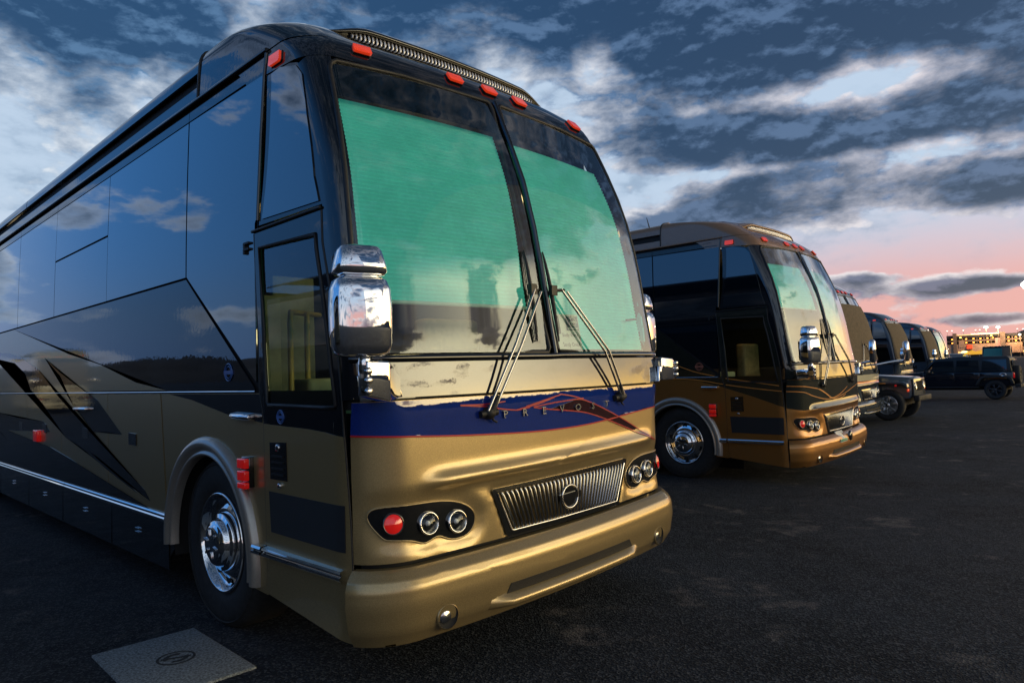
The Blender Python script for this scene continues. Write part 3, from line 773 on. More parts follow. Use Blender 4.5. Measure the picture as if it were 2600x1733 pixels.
    b = MB(); b.tube([FR(p, 1.615 + (.003 if p > 1.3 else 0), .014) for p in [-.02, .02, .06] + frange(.06, W - .06, .1) + [W - .06, W - .02, W + .02]], .018, 10); b.build('sill_trim', M['gloss_black'], root)
    st = .022 if full else .05
    zt = [.634 + (1.412 - .634) * i / (40 if full else 20) for i in range(1, (40 if full else 20))]
    fb = lambda p, z, o=0.0: FS(p, z + btilt(p) * max(0, (1.0 - z) / .4) * (1 if z < 1.0 else 0), o)
    fas = patch('fascia', [(-.028, .634), (.6, .634), (1.4, .634), (2.0, .634), (W + .028, .634), (W + .028, 1.410), (-.028, 1.410)], fb, fa, root, 0, .006, us=[-.02 + st * i for i in range(1, int(2.64 / st))], vs=zt)
    patch('body_gap', [(-.02, .575), (W + .02, .575), (W + .02, .675), (-.02, .655)], FR, M['matte_black'], root, -.040, 0, us=USF, skirt=0)
    bz = [.31, .33, .36, .39, .42, .45, .48, .51, .53, .545, .56, .575, .585, .595, .605]
    bp = patch('bumper', [(-.022, .258), (.10, .268), (.30, .285), (W - .30, .285), (W - .1, .268), (W + .022, .258), (W + .022, .612), (-.022, .612)], FB, fa, root, 0, .006, us=CUTS_C + frange(R0, W - R0, .06) + CUTS_C2, vs=bz, skirt=.04)
    sl = patch('bumper_slot', [(.72, .368), (1.88, .368), (1.84, .418), (.745, .418)], FB, M['mesh'], bp, .004, .006, us=frange(.7, 1.9, .06))
    lp = MB(); P = []
    for t in range(21):
        p = .60 + 1.38 * t / 20; ee = min(1, min(t, 20 - t) / 2.0)
        P.append((p, ee))
    vs = []
    for p, ee in P:
        for z, o_ in ((.372 + .02 * (1 - ee), -.004), (.362, .018 * ee), (.345, .046 * ee + .002), (.322, .060 * ee + .004), (.308, .052 * ee + .004), (.300, .02 * ee)): vs.append(FB(p, z, o_))
    lp.add(vs, [(i * 6 + j, i * 6 + j + 1, (i + 1) * 6 + j + 1, (i + 1) * 6 + j) for i in range(20) for j in range(5)], True)
    lp.build('bumper_lip', fa, bp)
    for p in (.335, W - .335):
        n_ = nrm(p, .355); c_ = FB(p, .352, .0)
        q = MB(); q.lathe([(.062, .002), (.064, .012), (.058, .016)], c_, n_, 28); fo = q.build('fog_lamp', fa, bp)
        q = MB(); q.lathe([(.058, .015), (.050, .003), (0, .003)], c_, n_, 24); q.build('recess', M['matte_black'], fo); q = MB(); q.lathe([(.034, .004), (.026, .010), (0, .013)], c_ + Vector((-.010, 0, 0)), n_, 20); q.build('lens', M['dull_chrome'], fo)
    # --- headlamps
    for mir in (0, 1):
        pol = catmull(HLP, 3) if not mir else [(W - a, b_ + .035) for a, b_ in reversed(catmull(HLP, 3))]
        hp = patch('headlight', pol, FS, M['gloss_black'], fas, .004, .010, us=[(q if not mir else W - q) for q in frange(.03, .59, .03)], vs=frange(.69, .97, .03))
        b = MB(); b.tube([FS(a, b_, .010) for a, b_ in pol], .0055, 6, closed=True); b.build('bezel', fa, hp)
        for k, (p, z, r_) in enumerate(((.118, .822, .046), (.285, .799, .047), (.462, .782, .048))):
            pp, zz = (p, z) if not mir else (W - p, z + .035)
            n_ = nrm(pp, zz); n_ = (n_ + Vector((0, -.35, .16))).normalized(); c_ = FS(pp, zz, .020)
            if k == 0:
                q = MB(); q.lathe([(r_ * 1.15, -.004), (r_ * 1.16, .004), (r_ * 1.02, .008), (r_, .004)], c_, n_, 24); tl = q.build('turn_signal', M['gloss_black'], hp)
                q = MB(); q.lathe([(r_, .004), (r_ * .7, .012), (0, .016)], c_, n_, 24); q.build('lens', M['red_lens'], tl)
            else: lamp(hp, 'lamp', c_, n_, r_, M['clear_lens'])
    # --- grille
    gi = [(.745, .888), (1.955, .915), (1.965, .912), (1.848, .688), (1.838, .684), (.850, .676), (.838, .680), (.742, .884)]
    go = [GRL[1], GRL[2], GRL[3], GRL[4], GRL[5], GRL[6], GRL[7], GRL[0]]
    gr = patch('grille', {'o': go, 'i': gi}, FS, M['gloss_black'], fas, .008, .012, us=frange(.7, 2.0, .06))
    patch('grille_back', [(.70, .90), (2.0, .93), (1.87, .668), (.81, .66)], FS, M['matte_black'], gr, .002, .002, us=frange(.7, 2.0, .06), skirt=0)
    N = 33 if full else 16
    for i in range(N):
        t = (i + .5) / N
        a = Vector((.760 + 1.190 * t, .884 + .026 * t)); c_ = Vector((.856 + .980 * t, .684 + .006 * t))
        q = MB(); q.tube([FS(a.x + (c_.x - a.x) * k, a.y + (c_.y - a.y) * k, .012 + .006 * (k not in (0, 1))) for k in (0, .08, .5, .92, 1)], .0085 if full else .015, 6); q.build('grille_slat', M['slat'], gr, fix=False)
    b = MB(); b.tube([FS(a, z, .022) for a, z in ((.742, .884), (.838, .680), (.852, .676), (1.2, .678), (1.838, .684), (1.848, .688), (1.966, .912))], .0055, 6); b.build('grille_trim', M['chrome'], gr)
    cx, cz = 1.335, .790
    b = MB()
    b.tube([FS(cx + .066 * math.cos(2 * math.pi * i / 28) * 1.15, cz + .066 * math.sin(2 * math.pi * i / 28), .030) for i in range(28)], .0075, 6, closed=True)
    em = b.build('emblem', M['dull_chrome'], gr)
    patch('emblem_plate', [(cx + .062 * math.cos(2 * math.pi * i / 20) * 1.15, cz + .062 * math.sin(2 * math.pi * i / 20)) for i in range(20)], FS, M['gloss_black'], em, .024, .004)
    patch('emblem_band', [(cx - .10, cz + .018), (cx + .10, cz + .026), (cx + .10, cz - .012), (cx - .10, cz - .020)], FS, M['gloss_black'], em, .028, .008)
    # --- windscreen
    gz = [(lx(z), z) for z in (1.655, 1.8, 2.0, 2.2, 2.4, 2.6, 2.8, 3.0, 3.1)] + [(.138, 3.185), (.158, 3.226), (.20, 3.243)]
    def cl(z): return 1.262 if z > 1.64 else 1.262
    PG = [(.095, 1.642)] + [(lx(1.66), 1.66)] + gz[1:] + [(.6, 3.262), (1.235, 3.266), (1.258, 3.245), (1.262, 3.20), (1.262, 1.665), (1.245, 1.642)]
    us_ = CUTS_C + frange(R0, HC, .1); v_ = VSF
    for mir in (0, 1):
        P = PG if not mir else [(W - a + (.028 if False else 0), b_) for a, b_ in reversed(PG)]
        uu = us_ if not mir else [W - q for q in us_]
        if mir: P = [(max(a, 1.332), b_) for a, b_ in P]
        ws = patch('windscreen', P, FR, M['screen'] if not S.get('cover') else M['screen'], root, .0, .004, us=uu, vs=v_, skirt=0)
        top = [(a, b_) for a, b_ in P if b_ > 3.0] if False else None
        e0 = (.118 if not mir else W - .118); c0 = 1.262 if not mir else 1.332
        bandP = [(e0, 3.025), (e0 + (.045 if not mir else -.045), 3.238), (c0, 3.262), (c0, 3.035)]
        patch('sun_band', bandP, FR, M['screen_band'], ws, -.010, .002, us=uu, vs=v_, skirt=0)
        b = MB(); b.tube([FR(a, b_, .006) for a, b_ in P], .014, 8, closed=True); b.build('screen_seal', M['rubber'], ws)
    b = MB(); b.tube([FR(1.297, z, .004) for z in (1.63, 1.8, 2.1, 2.4, 2.7, 3.0, 3.27)], .030, 8, flat=.5); b.build('screen_divider', M['gloss_black'], root)
    return fas, bp, door

def patch_multi(): pass
def ribbon(pts, w, sub=3):
    P = catmull(pts, sub, False) if sub > 1 else pts; L, Rr = [], []
    for i, (a, b) in enumerate(P):
        a0, b0 = P[max(i - 1, 0)]; a1, b1 = P[min(i + 1, len(P) - 1)]
        dx_, dy_ = a1 - a0, b1 - b0; l = math.hypot(dx_, dy_) or 1; nx, ny = -dy_ / l * w / 2, dx_ / l * w / 2
        L.append((a + nx, b + ny)); Rr.append((a - nx, b - ny))
    return L + Rr[::-1]
def strip(name, pts, w, F, m, parent, off, us=(), vs=(), sub=3, th=.0015):
    """a painted line that follows the surface"""
    P = catmull(pts, sub, False) if sub > 1 else pts; vs_, fs_ = [], []
    Q = []
    for a, b in zip(P, P[1:]):
        n = max(1, int(max(abs(a[0] - b[0]), abs(a[1] - b[1])) / .025)) if us else 1
        Q += [(a[0] + (b[0] - a[0]) * i / n, a[1] + (b[1] - a[1]) * i / n) for i in range(n)]
    Q.append(P[-1]); pol = ribbon(Q, w, 1); n = len(Q)
    vs_ = [F(a, b, off + th) for a, b in pol]
    me = to_mesh(name, vs_, [(i, i + 1, 2 * n - 2 - i, 2 * n - 1 - i) for i in range(n - 1)], True)
    if me.polygons:
        a, b = Q[n // 2]; nn = Vector(F(a, b, .01)) - Vector(F(a, b, 0))
        if me.polygons[len(me.polygons) // 2].normal.dot(nn) < 0: me.flip_normals()
    return link(name, me, m, parent)
def rr_loft(secs, n=24, e=3.2):
    """loft of rounded rectangles: (centre, half width, half depth, z)"""
    vs = []
    for (cx, cy), a, b, z in secs:
        for j in range(n):
            t = 2 * math.pi * j / n; c, s = math.cos(t), math.sin(t)
            vs.append((cx + a * math.copysign(abs(c) ** (2 / e), c), cy + b * math.copysign(abs(s) ** (2 / e), s), z))
    k = len(secs)
    fs = [(i * n + j, i * n + (j + 1) % n, (i + 1) * n + (j + 1) % n, (i + 1) * n + j) for i in range(k - 1) for j in range(n)] + [tuple(reversed(range(n))), tuple(range((k - 1) * n, k * n))]
    return vs, fs
def make_mirror(root, mir=False):
    X = (lambda v: Vector((W - v[0], v[1], v[2]))) if mir else (lambda v: Vector(v))
    CR, SR = math.cos(RAD(17)), math.sin(RAD(17))
    MX, MY = (-.19, -.31) if not mir else (-.10, .20)      # the driver's side one is set back beside the pillar
    b = MB()
    s = [((0, 0), .085, .055, 1.618), ((0, 0), .112, .074, 1.632), ((0, 0), .123, .084, 1.665), ((0, 0), .127, .088, 1.74), ((0, .0), .128, .088, 1.82), ((0, 0), .124, .084, 1.90), ((0, .002), .112, .076, 1.938), ((0, .004), .092, .06, 1.953), ((0, .004), .05, .03, 1.957)]
    vs, fs = rr_loft(s, 32, 4.0); vs = [X((MX + x * CR + y * SR, MY - x * SR + y * CR, z)) for x, y, z in vs]
    b.add(vs, fs, True); hd = b.build('mirror', M['chrome'], root)
    b = MB()
    s = [((0, 0), .06, .04, 1.953), ((0, 0), .100, .064, 1.962), ((0, 0), .112, .074, 1.975), ((0, .0), .108, .072, 2.01), ((0, .004), .095, .062, 2.065), ((0, .006), .084, .054, 2.083), ((0, .008), .066, .04, 2.090), ((0, .008), .03, .02, 2.092)]
    vs, fs = rr_loft(s, 32, 4.0); vs = [X((MX + x * CR + y * SR, MY - x * SR + y * CR, z)) for x, y, z in vs]
    b.add(vs, fs, True); b.build('spot_mirror', M['chrome'], hd)
    b = MB(); b.prism([(-.10, 1.66), (.10, 1.66), (.105, 1.90), (-.105, 1.90)], .084, .089, lambda x, z, y: X((MX + x * CR + y * SR, MY - x * SR + y * CR, z))); b.build('mirror_glass', M['dark_glass'], hd)
    # forward face panel, a raised pillow with a rolled edge
    b = MB(); b.lathe([(.022, 1.545), (.026, 1.56), (.026, 1.60), (.020, 1.63)], X((MX + .015, MY, 0)), (0, 0, 1), 16)
    o4 = [(-.185, -.345, 1.45), (-.185, -.345, 1.60), (-.185, -.27, 1.60), (-.185, -.27, 1.45)]
    m4 = [(-.06, -.33, 1.42), (-.06, -.33, 1.595), (-.06, -.23, 1.595), (-.06, -.23, 1.42)]
    i4 = [(.07, -.23, 1.435), (.07, -.23, 1.525), (.12, -.13, 1.525), (.12, -.13, 1.435)]
    if mir:
        o4 = [(-.24, .00, 1.445), (-.24, .00, 1.555), (-.13, .14, 1.595), (-.13, .14, 1.455)]
        m4 = [(-.12, -.04, 1.435), (-.12, -.04, 1.59), (-.02, .16, 1.60), (-.02, .16, 1.435)]
        i4 = [(.06, -.06, 1.435), (.06, -.06, 1.60), (.02, .14, 1.60), (.02, .14, 1.435)]
    vs = [X(v) for v in o4 + m4 + i4]
    b.add(vs, [(0, 1, 2, 3), (8, 11, 10, 9)] + [(i, (i + 1) % 4, 4 + (i + 1) % 4, 4 + i) for i in range(4)] + [(4 + i, 4 + (i + 1) % 4, 8 + (i + 1) % 4, 8 + i) for i in range(4)])
    arm = b.build('mirror_arm', M['chrome'], hd, bevel=.008)
    b = MB()
    for z in (1.47, 1.515, 1.555): b.lathe([(.017, 0), (.017, .012), (.010, .016), (0, .016)], X((-.185, -.346, z) if not mir else (-.19, -.022, z)), (0, -1, 0), 12)
    b.build('arm_bolts', M['dull_chrome'], hd)
    b = MB(); b.prism([(.05, 1.425), (.175, 1.425), (.175, 1.535), (.05, 1.535)], .004, .145 if not mir else .05, lambda p, z, c: (FR(p, z, c) if not mir else FR(W - p, z, c))); b.build('mirror_bracket', M['chrome'], root, bevel=.006)
    return hd
def make_wipers(root, chrome=True):
    for base_, bend, tip, bl in ((( .712, 1.318), (.955, 1.66), (1.195, 1.995), ((1.166, 2.245), (1.158, 1.70))), ((1.905, 1.345), (1.718, 1.63), (1.420, 2.01), ((1.321, 2.250), (1.338, 1.70)))):
        dxx = -.022
        q = MB()
        q.lathe([(.034, 0), (.036, .03), (.022, .05), (0, .052)], FR(base_[0], base_[1], .005), nrm(*base_), 14)
        q.tube([FR(base_[0] - .06, base_[1] - .006, .022), FR(base_[0] + .05, base_[1] + .004, .03)], .020, 8)
        q.tube([FR(base_[0], base_[1], .04), FR(base_[0] + (bend[0] - base_[0]) * .25, base_[1] + (bend[1] - base_[1]) * .25, .055)], [.017, .012], 8)
        wp = q.build('wiper', M['rubber'], root)
        q = MB(); q.tube([FR(base_[0] + .012, base_[1] - .012, .03), FR(base_[0] + .016, base_[1] - .040, .03), FR(base_[0] + .040, base_[1] - .052, .03)], .006, 6); q.build('washer_jet', M['rubber'], wp)
        for s_ in (-1, 1):
            q = MB(); pts = [(base_[0] + s_ * .020, base_[1] + .012, .045), (bend[0] + s_ * .022, bend[1] + .0, .075), (tip[0] + s_ * .024, tip[1] - s_ * .006, .058)]
            q.tube([FR(*p) for p in pts], .0075, 8); q.build('wiper_arm', M['steel'], wp)
        q = MB(); (a0, z0), (a1, z1) = bl
        pts = [(a0 + (a1 - a0) * t, z0 + (z1 - z0) * t, .022 + .014 * math.sin(math.pi * t)) for t in [i / 8 for i in range(9)]]
        q.tube([FR(*p) for p in pts], [.005, .009, .011, .013, .014, .013, .011, .009, .005], 6); q.tube([FR(p[0], p[1], .010) for p in pts], .004, 4)
        q.box(FR((a0 + a1) / 2, (z0 + z1) / 2 + .03, .05), (.05, .03, .06)); q.tube([FR((a0 + a1) / 2, (z0 + z1) / 2 + .03, .05), FR(tip[0], tip[1], .058)], .011, 6)
        q.build('wiper_blade', M['rubber'], wp)
def make_blind(root, P, z_bot, z_top, step=.0118, off=-.062, m=None):
    """pleated cloth; P(z) gives the two edges"""
    n = int((z_top - z_bot) / step); vs = []
    cols = 9
    for i in range(n + 1):
        z = z_bot + step * i; a, c = P(z)
        for j in range(cols + 1): vs.append(FR(a + (c - a) * j / cols, z, off - (.008 if i % 2 else 0)))
    me = to_mesh('blind', vs, [(i * (cols + 1) + j, i * (cols + 1) + j + 1, (i + 1) * (cols + 1) + j + 1, (i + 1) * (cols + 1) + j) for i in range(n) for j in range(cols)])
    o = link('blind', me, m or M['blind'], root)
    q = MB(); a, c = P(z_bot); q.tube([FR(a + (c - a) * j / cols, z_bot - .006, off - .003) for j in range(cols + 1)], .012, 6); q.build('bottom_rail', M['blind_edge'], o)
    return o
def make_cabin(root, lit=True):
    b = MB(); x0, x1, ya, yb, za, zb = .14, 2.45, .16, 3.4, .95, 3.30
    vs = [(x0, .45, za), (x1, .45, za), (x1, yb, za), (x0, yb, za), (x0 + .05, .62, zb), (x1 - .05, .62, zb), (x1, yb, zb), (x0, yb, zb)]
    b.add(vs, [(0, 1, 2, 3), (4, 7, 6, 5), (2, 6, 7, 3), (1, 2, 6, 5)])
    b.build('cabin', M['cabin'], root, fix=False)
    b = MB(); b.box((1.45, .42, 1.40), (1.9, .50, .36)); b.build('dashboard', M['matte_black'], root, bevel=.04)
    b = MB(); b.box((.78, 2.05, 1.75), (.34, .05, 1.1)) if lit == 1 else b.box((.78, 2.05, 1.30), (.34, .05, .3)); b.box((.42, 1.72, 1.66), (.16, .04, .9)) if lit == 1 else b.box((.42, 1.72, 1.30), (.16, .04, .3)); b.build('cabin_partition', M['cream_trim'], root, bevel=.01)
    b = MB(); b.box((.62, 1.30, 1.36), (.42, .24, .34)); b.build('step_console', M['cream_trim'], root, bevel=.03)
    s = MB(); s.box((1.75, 1.15, 1.40), (.52, .50, .14)); s.box((1.75, 1.40, 1.68), (.56, .15, .56)); s.build('driver_seat', M['leather'], root, bevel=.04)
    for x, y in ((.30, 1.20), (.46, 1.28)):
        q = MB(); q.tube([(x, y, 1.30), (x, y, 1.88), (x + .06, y + .10, 1.96), (x + .24, y + .25, 1.97)], .018, 8); q.build('handrail', M['handrail'], root)
    if lit:
        q = MB(); q.box((1.35, 1.15, 2.75), (.30, .16, .02)); q.build('cabin_fill', mat('cabin_fill_glow', (1, .8, .4), emit=(1, .70, .30), estr=10), root)  # added glowing panel, out of sight behind the blind, to brighten the cabin
def make_badge(root, F, y, z, r, m, off):
    q = MB(); q.tube([F(y + r * math.cos(2 * math.pi * i / 22), z + r * math.sin(2 * math.pi * i / 22), off) for i in range(22)], .0045, 4, closed=True)
    q.prism([(y - r * 1.2, z - r * .22), (y + r * 1.2, z - r * .22), (y + r * 1.2, z + r * .22), (y - r * 1.2, z + r * .22)], off - .002, off + .002, lambda a, b, c: F(a, b, c))
    for s_ in (-1, 1): q.tube([F(y + .7 * r * math.cos(a), z + s_ * .7 * r * abs(math.sin(a)) * (1 if abs(math.sin(a)) > .3 else 0) + s_ * .02 * 0, off) for a in [math.pi * (.12 + .76 * i / 9) for i in range(10)]], .0035, 4)
    return q.build('badge', m, root)

# ------------------------------------------------------------------ coach 1: navy over champagne gold, right in front of the camera
G_C = 'luxury motor coaches parked in a row'
c1 = thing('motor_coach', 'navy and champagne gold motor coach with green pleated blinds, nearest in the row', 'motor coach', (0, 0, 0), 0, G_C)
fas1, bum1, door1 = make_coach(c1, dict(upper='black_paint', lower='gold', roof='black_paint', fascia='gold', hood='hood_gloss', door_low=lambda P: P, flare='flare'))
make_mirror(c1); make_mirror(c1, True); make_wipers(c1); make_cabin(c1)
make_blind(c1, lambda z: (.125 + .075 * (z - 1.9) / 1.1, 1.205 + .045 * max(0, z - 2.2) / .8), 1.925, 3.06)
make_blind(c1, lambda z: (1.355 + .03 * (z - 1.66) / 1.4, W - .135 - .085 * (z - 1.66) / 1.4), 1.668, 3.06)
q = MB(); q.tube([FR(2.33, 1.885, -.03), FR(2.20, 1.875, -.035)], .008, 6); q.build('blind_pull', M['rubber'], c1)
# paint on the flank
patch('paint_panel', [(LEN, 1.482), (LEN, 2.222), (7.25, 2.222), (6.11, 2.038), (4.887, 1.836), (3.912, 1.706), (3.039, 1.544), (2.42, 1.482)], FY, M['gold'], c1, .0075, .0012)
patch('paint_panel', [(2.36, 1.454), (1.954, 1.414), (1.42, 1.33), (.965, 1.291), (.958, 1.454)], FY, M['black_paint'], c1, .0075, .0012)
SW = [[(5.81, 1.835), (5.205, 1.668), (4.6, 1.53), (4.022, 1.404), (3.383, 1.131), (3.75, 1.138), (4.13, 1.126), (4.45, 1.25), (4.723, 1.334), (5.205, 1.635)],
      [(8.4, 2.0), (7.5, 1.955), (6.85, 1.875), (6.041, 1.713), (5.34, 1.45), (4.338, 1.15), (3.5, .91), (2.875, .736), (2.766, .668), (3.3, .775), (4.035, .916), (5.03, 1.042), (5.899, 1.358), (6.436, 1.509), (6.681, 1.689), (7.212, 1.826), (8.4, 1.925)],
      [(8.4, 1.235), (7.039, 1.184), (5.903, 1.173), (5.619, 1.072), (6.285, 1.055), (8.4, 1.004)],
      [(8.4, 1.06), (8.121, .993), (6.87, .766), (6.29, .828), (5.623, .919), (4.913, .847), (3.661, .692), (2.992, .622), (2.8, .615), (8.4, .615)],
      [(4.93, 1.04), (4.42, .955), (3.75, .82), (3.05, .70), (3.6, .845), (4.35, 1.02)]]
for P in SW: patch('swoosh_stripe', P, FY, M['graphite'], c1, .009, .0012)
make_badge(c1, FY, 1.39, 1.585, .052, M['badge_blue'], .010)
make_badge(door1, FY, .745, 1.328, .036, M['badge_blue'], .012)
# paint on the nose
RL = [(-.028, 1.248), (.1, 1.241), (.2, 1.233), (.44, 1.217), (.71, 1.203), (1.018, 1.191), (1.252, 1.188), (1.515, 1.192), (1.755, 1.205), (1.946, 1.219), (2.3, 1.243), (W + .027, 1.262)]
RLs = catmull(RL, 4, False)
patch('paint_band', [(-.028, 1.408)] + RLs + [(W + .027, 1.408)], FS, M['navy'], fas1, .0065, .0012, us=[-.02 + .022 * i for i in range(1, 120)], vs=frange(1.18, 1.41, .02))
strip('pinstripe', RL, .009, FS, M['red_line'], fas1, .0085, us=[1], sub=4)
SU = [(1.45, 1.352), (1.502, 1.349), (1.641, 1.312), (1.822, 1.251), (1.987, 1.192), (2.2, 1.108), (2.419, 1.022)]
SL = [(2.419, 1.022), (2.163, 1.094), (1.818, 1.196), (1.565, 1.262), (1.391, 1.287), (1.2, 1.308)]
patch('slash_stripe', SU + SL[1:], FS, M['maroon'], fas1, .0085, .0012, us=[-.02 + .022 * i for i in range(1, 120)], vs=frange(1.0, 1.38, .02))
for P in (SU, SL + [(1.061, 1.327)], [(1.061, 1.329), (1.25, 1.345), (1.516, 1.356)], [(1.0, 1.335), (1.14, 1.36), (1.30, 1.388)], [(1.03, 1.33), (.96, 1.322), (.911, 1.321), (.80, 1.335), (.705, 1.352), (.542, 1.366)], [(.542, 1.368), (.70, 1.364), (.85, 1.372)], [(.93, 1.322), (1.10, 1.345), (1.24, 1.375)], [(1.5, 1.352), (1.42, 1.372), (1.30, 1.39)]):
    strip('pinstripe', P, .007, FS, M['red_line'], fas1, .0105, us=[1], sub=3)
for ch, p in zip('PREVOST', (.835, .985, 1.142, 1.297, 1.452, 1.607, 1.760)):
    tv, tf = text_pts(ch, .060); q = MB(); ed = {}
    cx = (min(v[0] for v in tv) + max(v[0] for v in tv)) / 2
    fv = [FS(p + (v[0] - cx) * 1.15, 1.284 + .004 * (p - 1.2) + v[1], .020) for v in tv]; bv = [FS(p + (v[0] - cx) * 1.15, 1.284 + .004 * (p - 1.2) + v[1], .006) for v in tv]
    for f in tf:
        for i in range(len(f)):
            k = (f[i], f[(i + 1) % len(f)])
            if (k[1], k[0]) in ed: del ed[(k[1], k[0])]
            else: ed[k] = 1
    n = len(fv); q.add(fv + bv, [tuple(f) for f in tf] + [(b, a, n + a, n + b) for a, b in ed]); q.build('letter', M['letter'], fas1)
# placard on the dash, behind the right-hand pane
pl = thing('placard', 'white name placard with printed emblem behind the right windscreen of the nearest coach', 'sign', FR(1.50, 1.66, -.03))
def FPL(u, v, o=0.0): return Vector((u, 0, v)) * 1.0 + Vector((0, v * .20 - o * 1.0 + u * .02, 0))
patch('card', [(-.11, .005), (.115, .005), (.125, .225), (-.105, .225)], FPL, M['paper'], pl, 0, .002)
patch('print_block', [(-.01, .125), (.113, .125), (.116, .212), (-.01, .212)], FPL, M['ink_blue'], pl, .002, .001, skirt=0)
patch('print_block', [(-.103, .10), (-.072, .10), (-.072, .212), (-.098, .212)], FPL, M['ink_blue'], pl, .002, .001, skirt=0)
q = MB(); q.tube([FPL(.065 + .028 * math.cos(2 * math.pi * i / 18), .178 + .028 * math.sin(2 * math.pi * i / 18), .004) for i in range(18)], .004, 4, closed=True); q.prism([(.03, .172), (.10, .172), (.10, .183), (.03, .183)], .003, .005, FPL); q.prism([(0, .130), (.105, .130), (.105, .142), (0, .142)], .003, .004, FPL); q.build('print_emblem', M['paper'], pl)
for tx, v_, h_ in (('Shelly Ward', .082, .034), ('Sandy Oneal', .022, .036)):
    tv, tf = text_pts(tx, h_); q = MB(); q.add([FPL(v[0] * .92 + .01, v_ + v[1], .004) for v in tv], [tuple(f) for f in tf]); q.build('lettering', M['ink'], pl)

# ------------------------------------------------------------------ coach 2: black over bronze
c2 = thing('motor_coach', 'bronze and black motor coach with orange pinstripes, second in the row', 'motor coach', (7.303, .985, -.11), .021, G_C)
d2 = lambda P: [(.925, .345), (.125, .258), (.140, .83), (.150, 1.050), (.265, 1.095), (.577, 1.20), (.944, 1.31), (.935, .55)]
fas2, bum2, door2 = make_coach(c2, dict(upper='green_black', lower='bronze', roof='bronze_roof', fascia='bronze', hood='green_black', header='bronze_roof', pillar='black_paint', door_low=d2, flare='flare'))
make_mirror(c2); make_mirror(c2, True); make_wipers(c2); make_cabin(c2, 2)
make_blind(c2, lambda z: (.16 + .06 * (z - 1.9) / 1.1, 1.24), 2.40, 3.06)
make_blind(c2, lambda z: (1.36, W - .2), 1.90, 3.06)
patch('paint_panel', [(2.50, 1.454), (2.40, 1.452), (1.843, 1.45), (1.357, 1.416), (.958, 1.318), (.958, 1.454)], FY, M['green_black'], c2, .0075, .0012)
BP = catmull([(-.027, 1.035), (.029, 1.028), (.146, .997), (.37, 1.008), (.62, 1.012), (1.3, 1.03), (2.17, 1.045), (W + .027, 1.04)], 3, False)
patch('paint_band', [(-.028, 1.408)] + BP + [(W + .027, 1.408)], FS, M['green_black'], fas2, .0065, .0012, us=[-.02 + .022 * i for i in range(1, 120)], vs=frange(.98, 1.41, .02))
for P in ([(2.6, 1.92), (2.175, 1.835), (1.83, 1.705), (1.43, 1.555), (1.10, 1.482)], [(.93, 1.445), (.567, 1.392), (.18, 1.335)], [(1.84, 1.452), (1.41, 1.435), (.97, 1.363)], [(.93, 1.356), (.57, 1.308), (.16, 1.262)]):
    strip('pinstripe', P, .010, FY, M['orange_line'], c2, .013, us=[1], sub=3)
for P in ([(-.025, 1.328), (.15, 1.318), (.35, 1.297), (.65, 1.253), (.876, 1.172), (1.07, 1.122), (1.48, 1.158), (2.08, 1.245), (2.4, 1.29)], [(-.025, 1.258), (.17, 1.238), (.45, 1.167), (.80, 1.118), (1.04, 1.126), (1.35, 1.17), (1.7, 1.26)], [(.60, 1.26), (.78, 1.20), (1.0, 1.12), (1.3, 1.105), (1.6, 1.15)]):
    strip('pinstripe', P, .010, FS, M['orange_line'], fas2, .0105, us=[1], sub=3)
lpz = patch('licence_plate', [(.965, .49), (1.245, .49), (1.245, .635), (.965, .635)], FB, M['plate_white'], bum2, .012, .004, us=[1.05, 1.15])
patch('plate_print', [(.972, .496), (1.238, .496), (1.238, .535), (.972, .535)], FB, M['plate_green'], lpz, .016, .001, us=[1.05, 1.15], skirt=0)
q = MB(); q.lathe([(.075, 0), (.07, .02), (.03, .03), (0, .03)], FB(1.40, .545, .004), (0, -1, 0), 20); q.build('tow_cover', M['gloss_black'], bum2)
q = MB(); q.tube([(.33, 2.26, 3.80), (.31, 2.28, 3.92), (.295, 2.29, 3.99)], [.012, .008, .005], 6); q.build('antenna', M['rubber'], c2)
make_badge(c2, FY, 1.33, 1.62, .055, mat('copper_badge', (.35, .12, .08), .4), .010)

# ------------------------------------------------------------------ coaches further down the row
def far_coach(loc, rz, label, cover_top, spec, cover=True, mirrors=True):
    r = thing('motor_coach', label, 'motor coach', loc, rz, G_C)
    f, b_, d_ = make_coach(r, dict(full=False, cover=cover, door_low=lambda P: P, **spec))
    if cover:
        cv = patch('windscreen_cover', [(.02, 1.63), (W - .02, 1.63), (W - .05, 2.4), (W - .10, cover_top), (.10, cover_top), (.05, 2.4)], FR, M['cover'], r, .030, .010, us=USF, vs=VSF)
    if mirrors: make_mirror(r); make_mirror(r, True)
    make_wipers(r)
    return r, f
SP = dict(upper='slate_paint', lower='slate_paint', roof='slate_paint', fascia='slate_paint', hood='slate_paint')
c3, fas3 = far_coach((15.5, 3.15, -.11), .03, 'dark slate motor coach with a tan windscreen cover and a cream and red nose band', 3.02, SP, True, False)
patch('paint_band', [(-.027, 1.12), (W + .027, 1.12), (W + .027, 1.27), (-.027, 1.27)], FS, M['cream_paint'], fas3, .016, .003, us=[-.02 + .05 * i for i in range(1, 53)], vs=[1.15, 1.18, 1.21, 1.24])
patch('paint_band', [(-.027, 1.055), (W + .027, 1.055), (W + .027, 1.117), (-.027, 1.117)], FS, M['red_paint'], fas3, .016, .003, us=[-.02 + .05 * i for i in range(1, 53)], vs=[1.07, 1.085, 1.10])
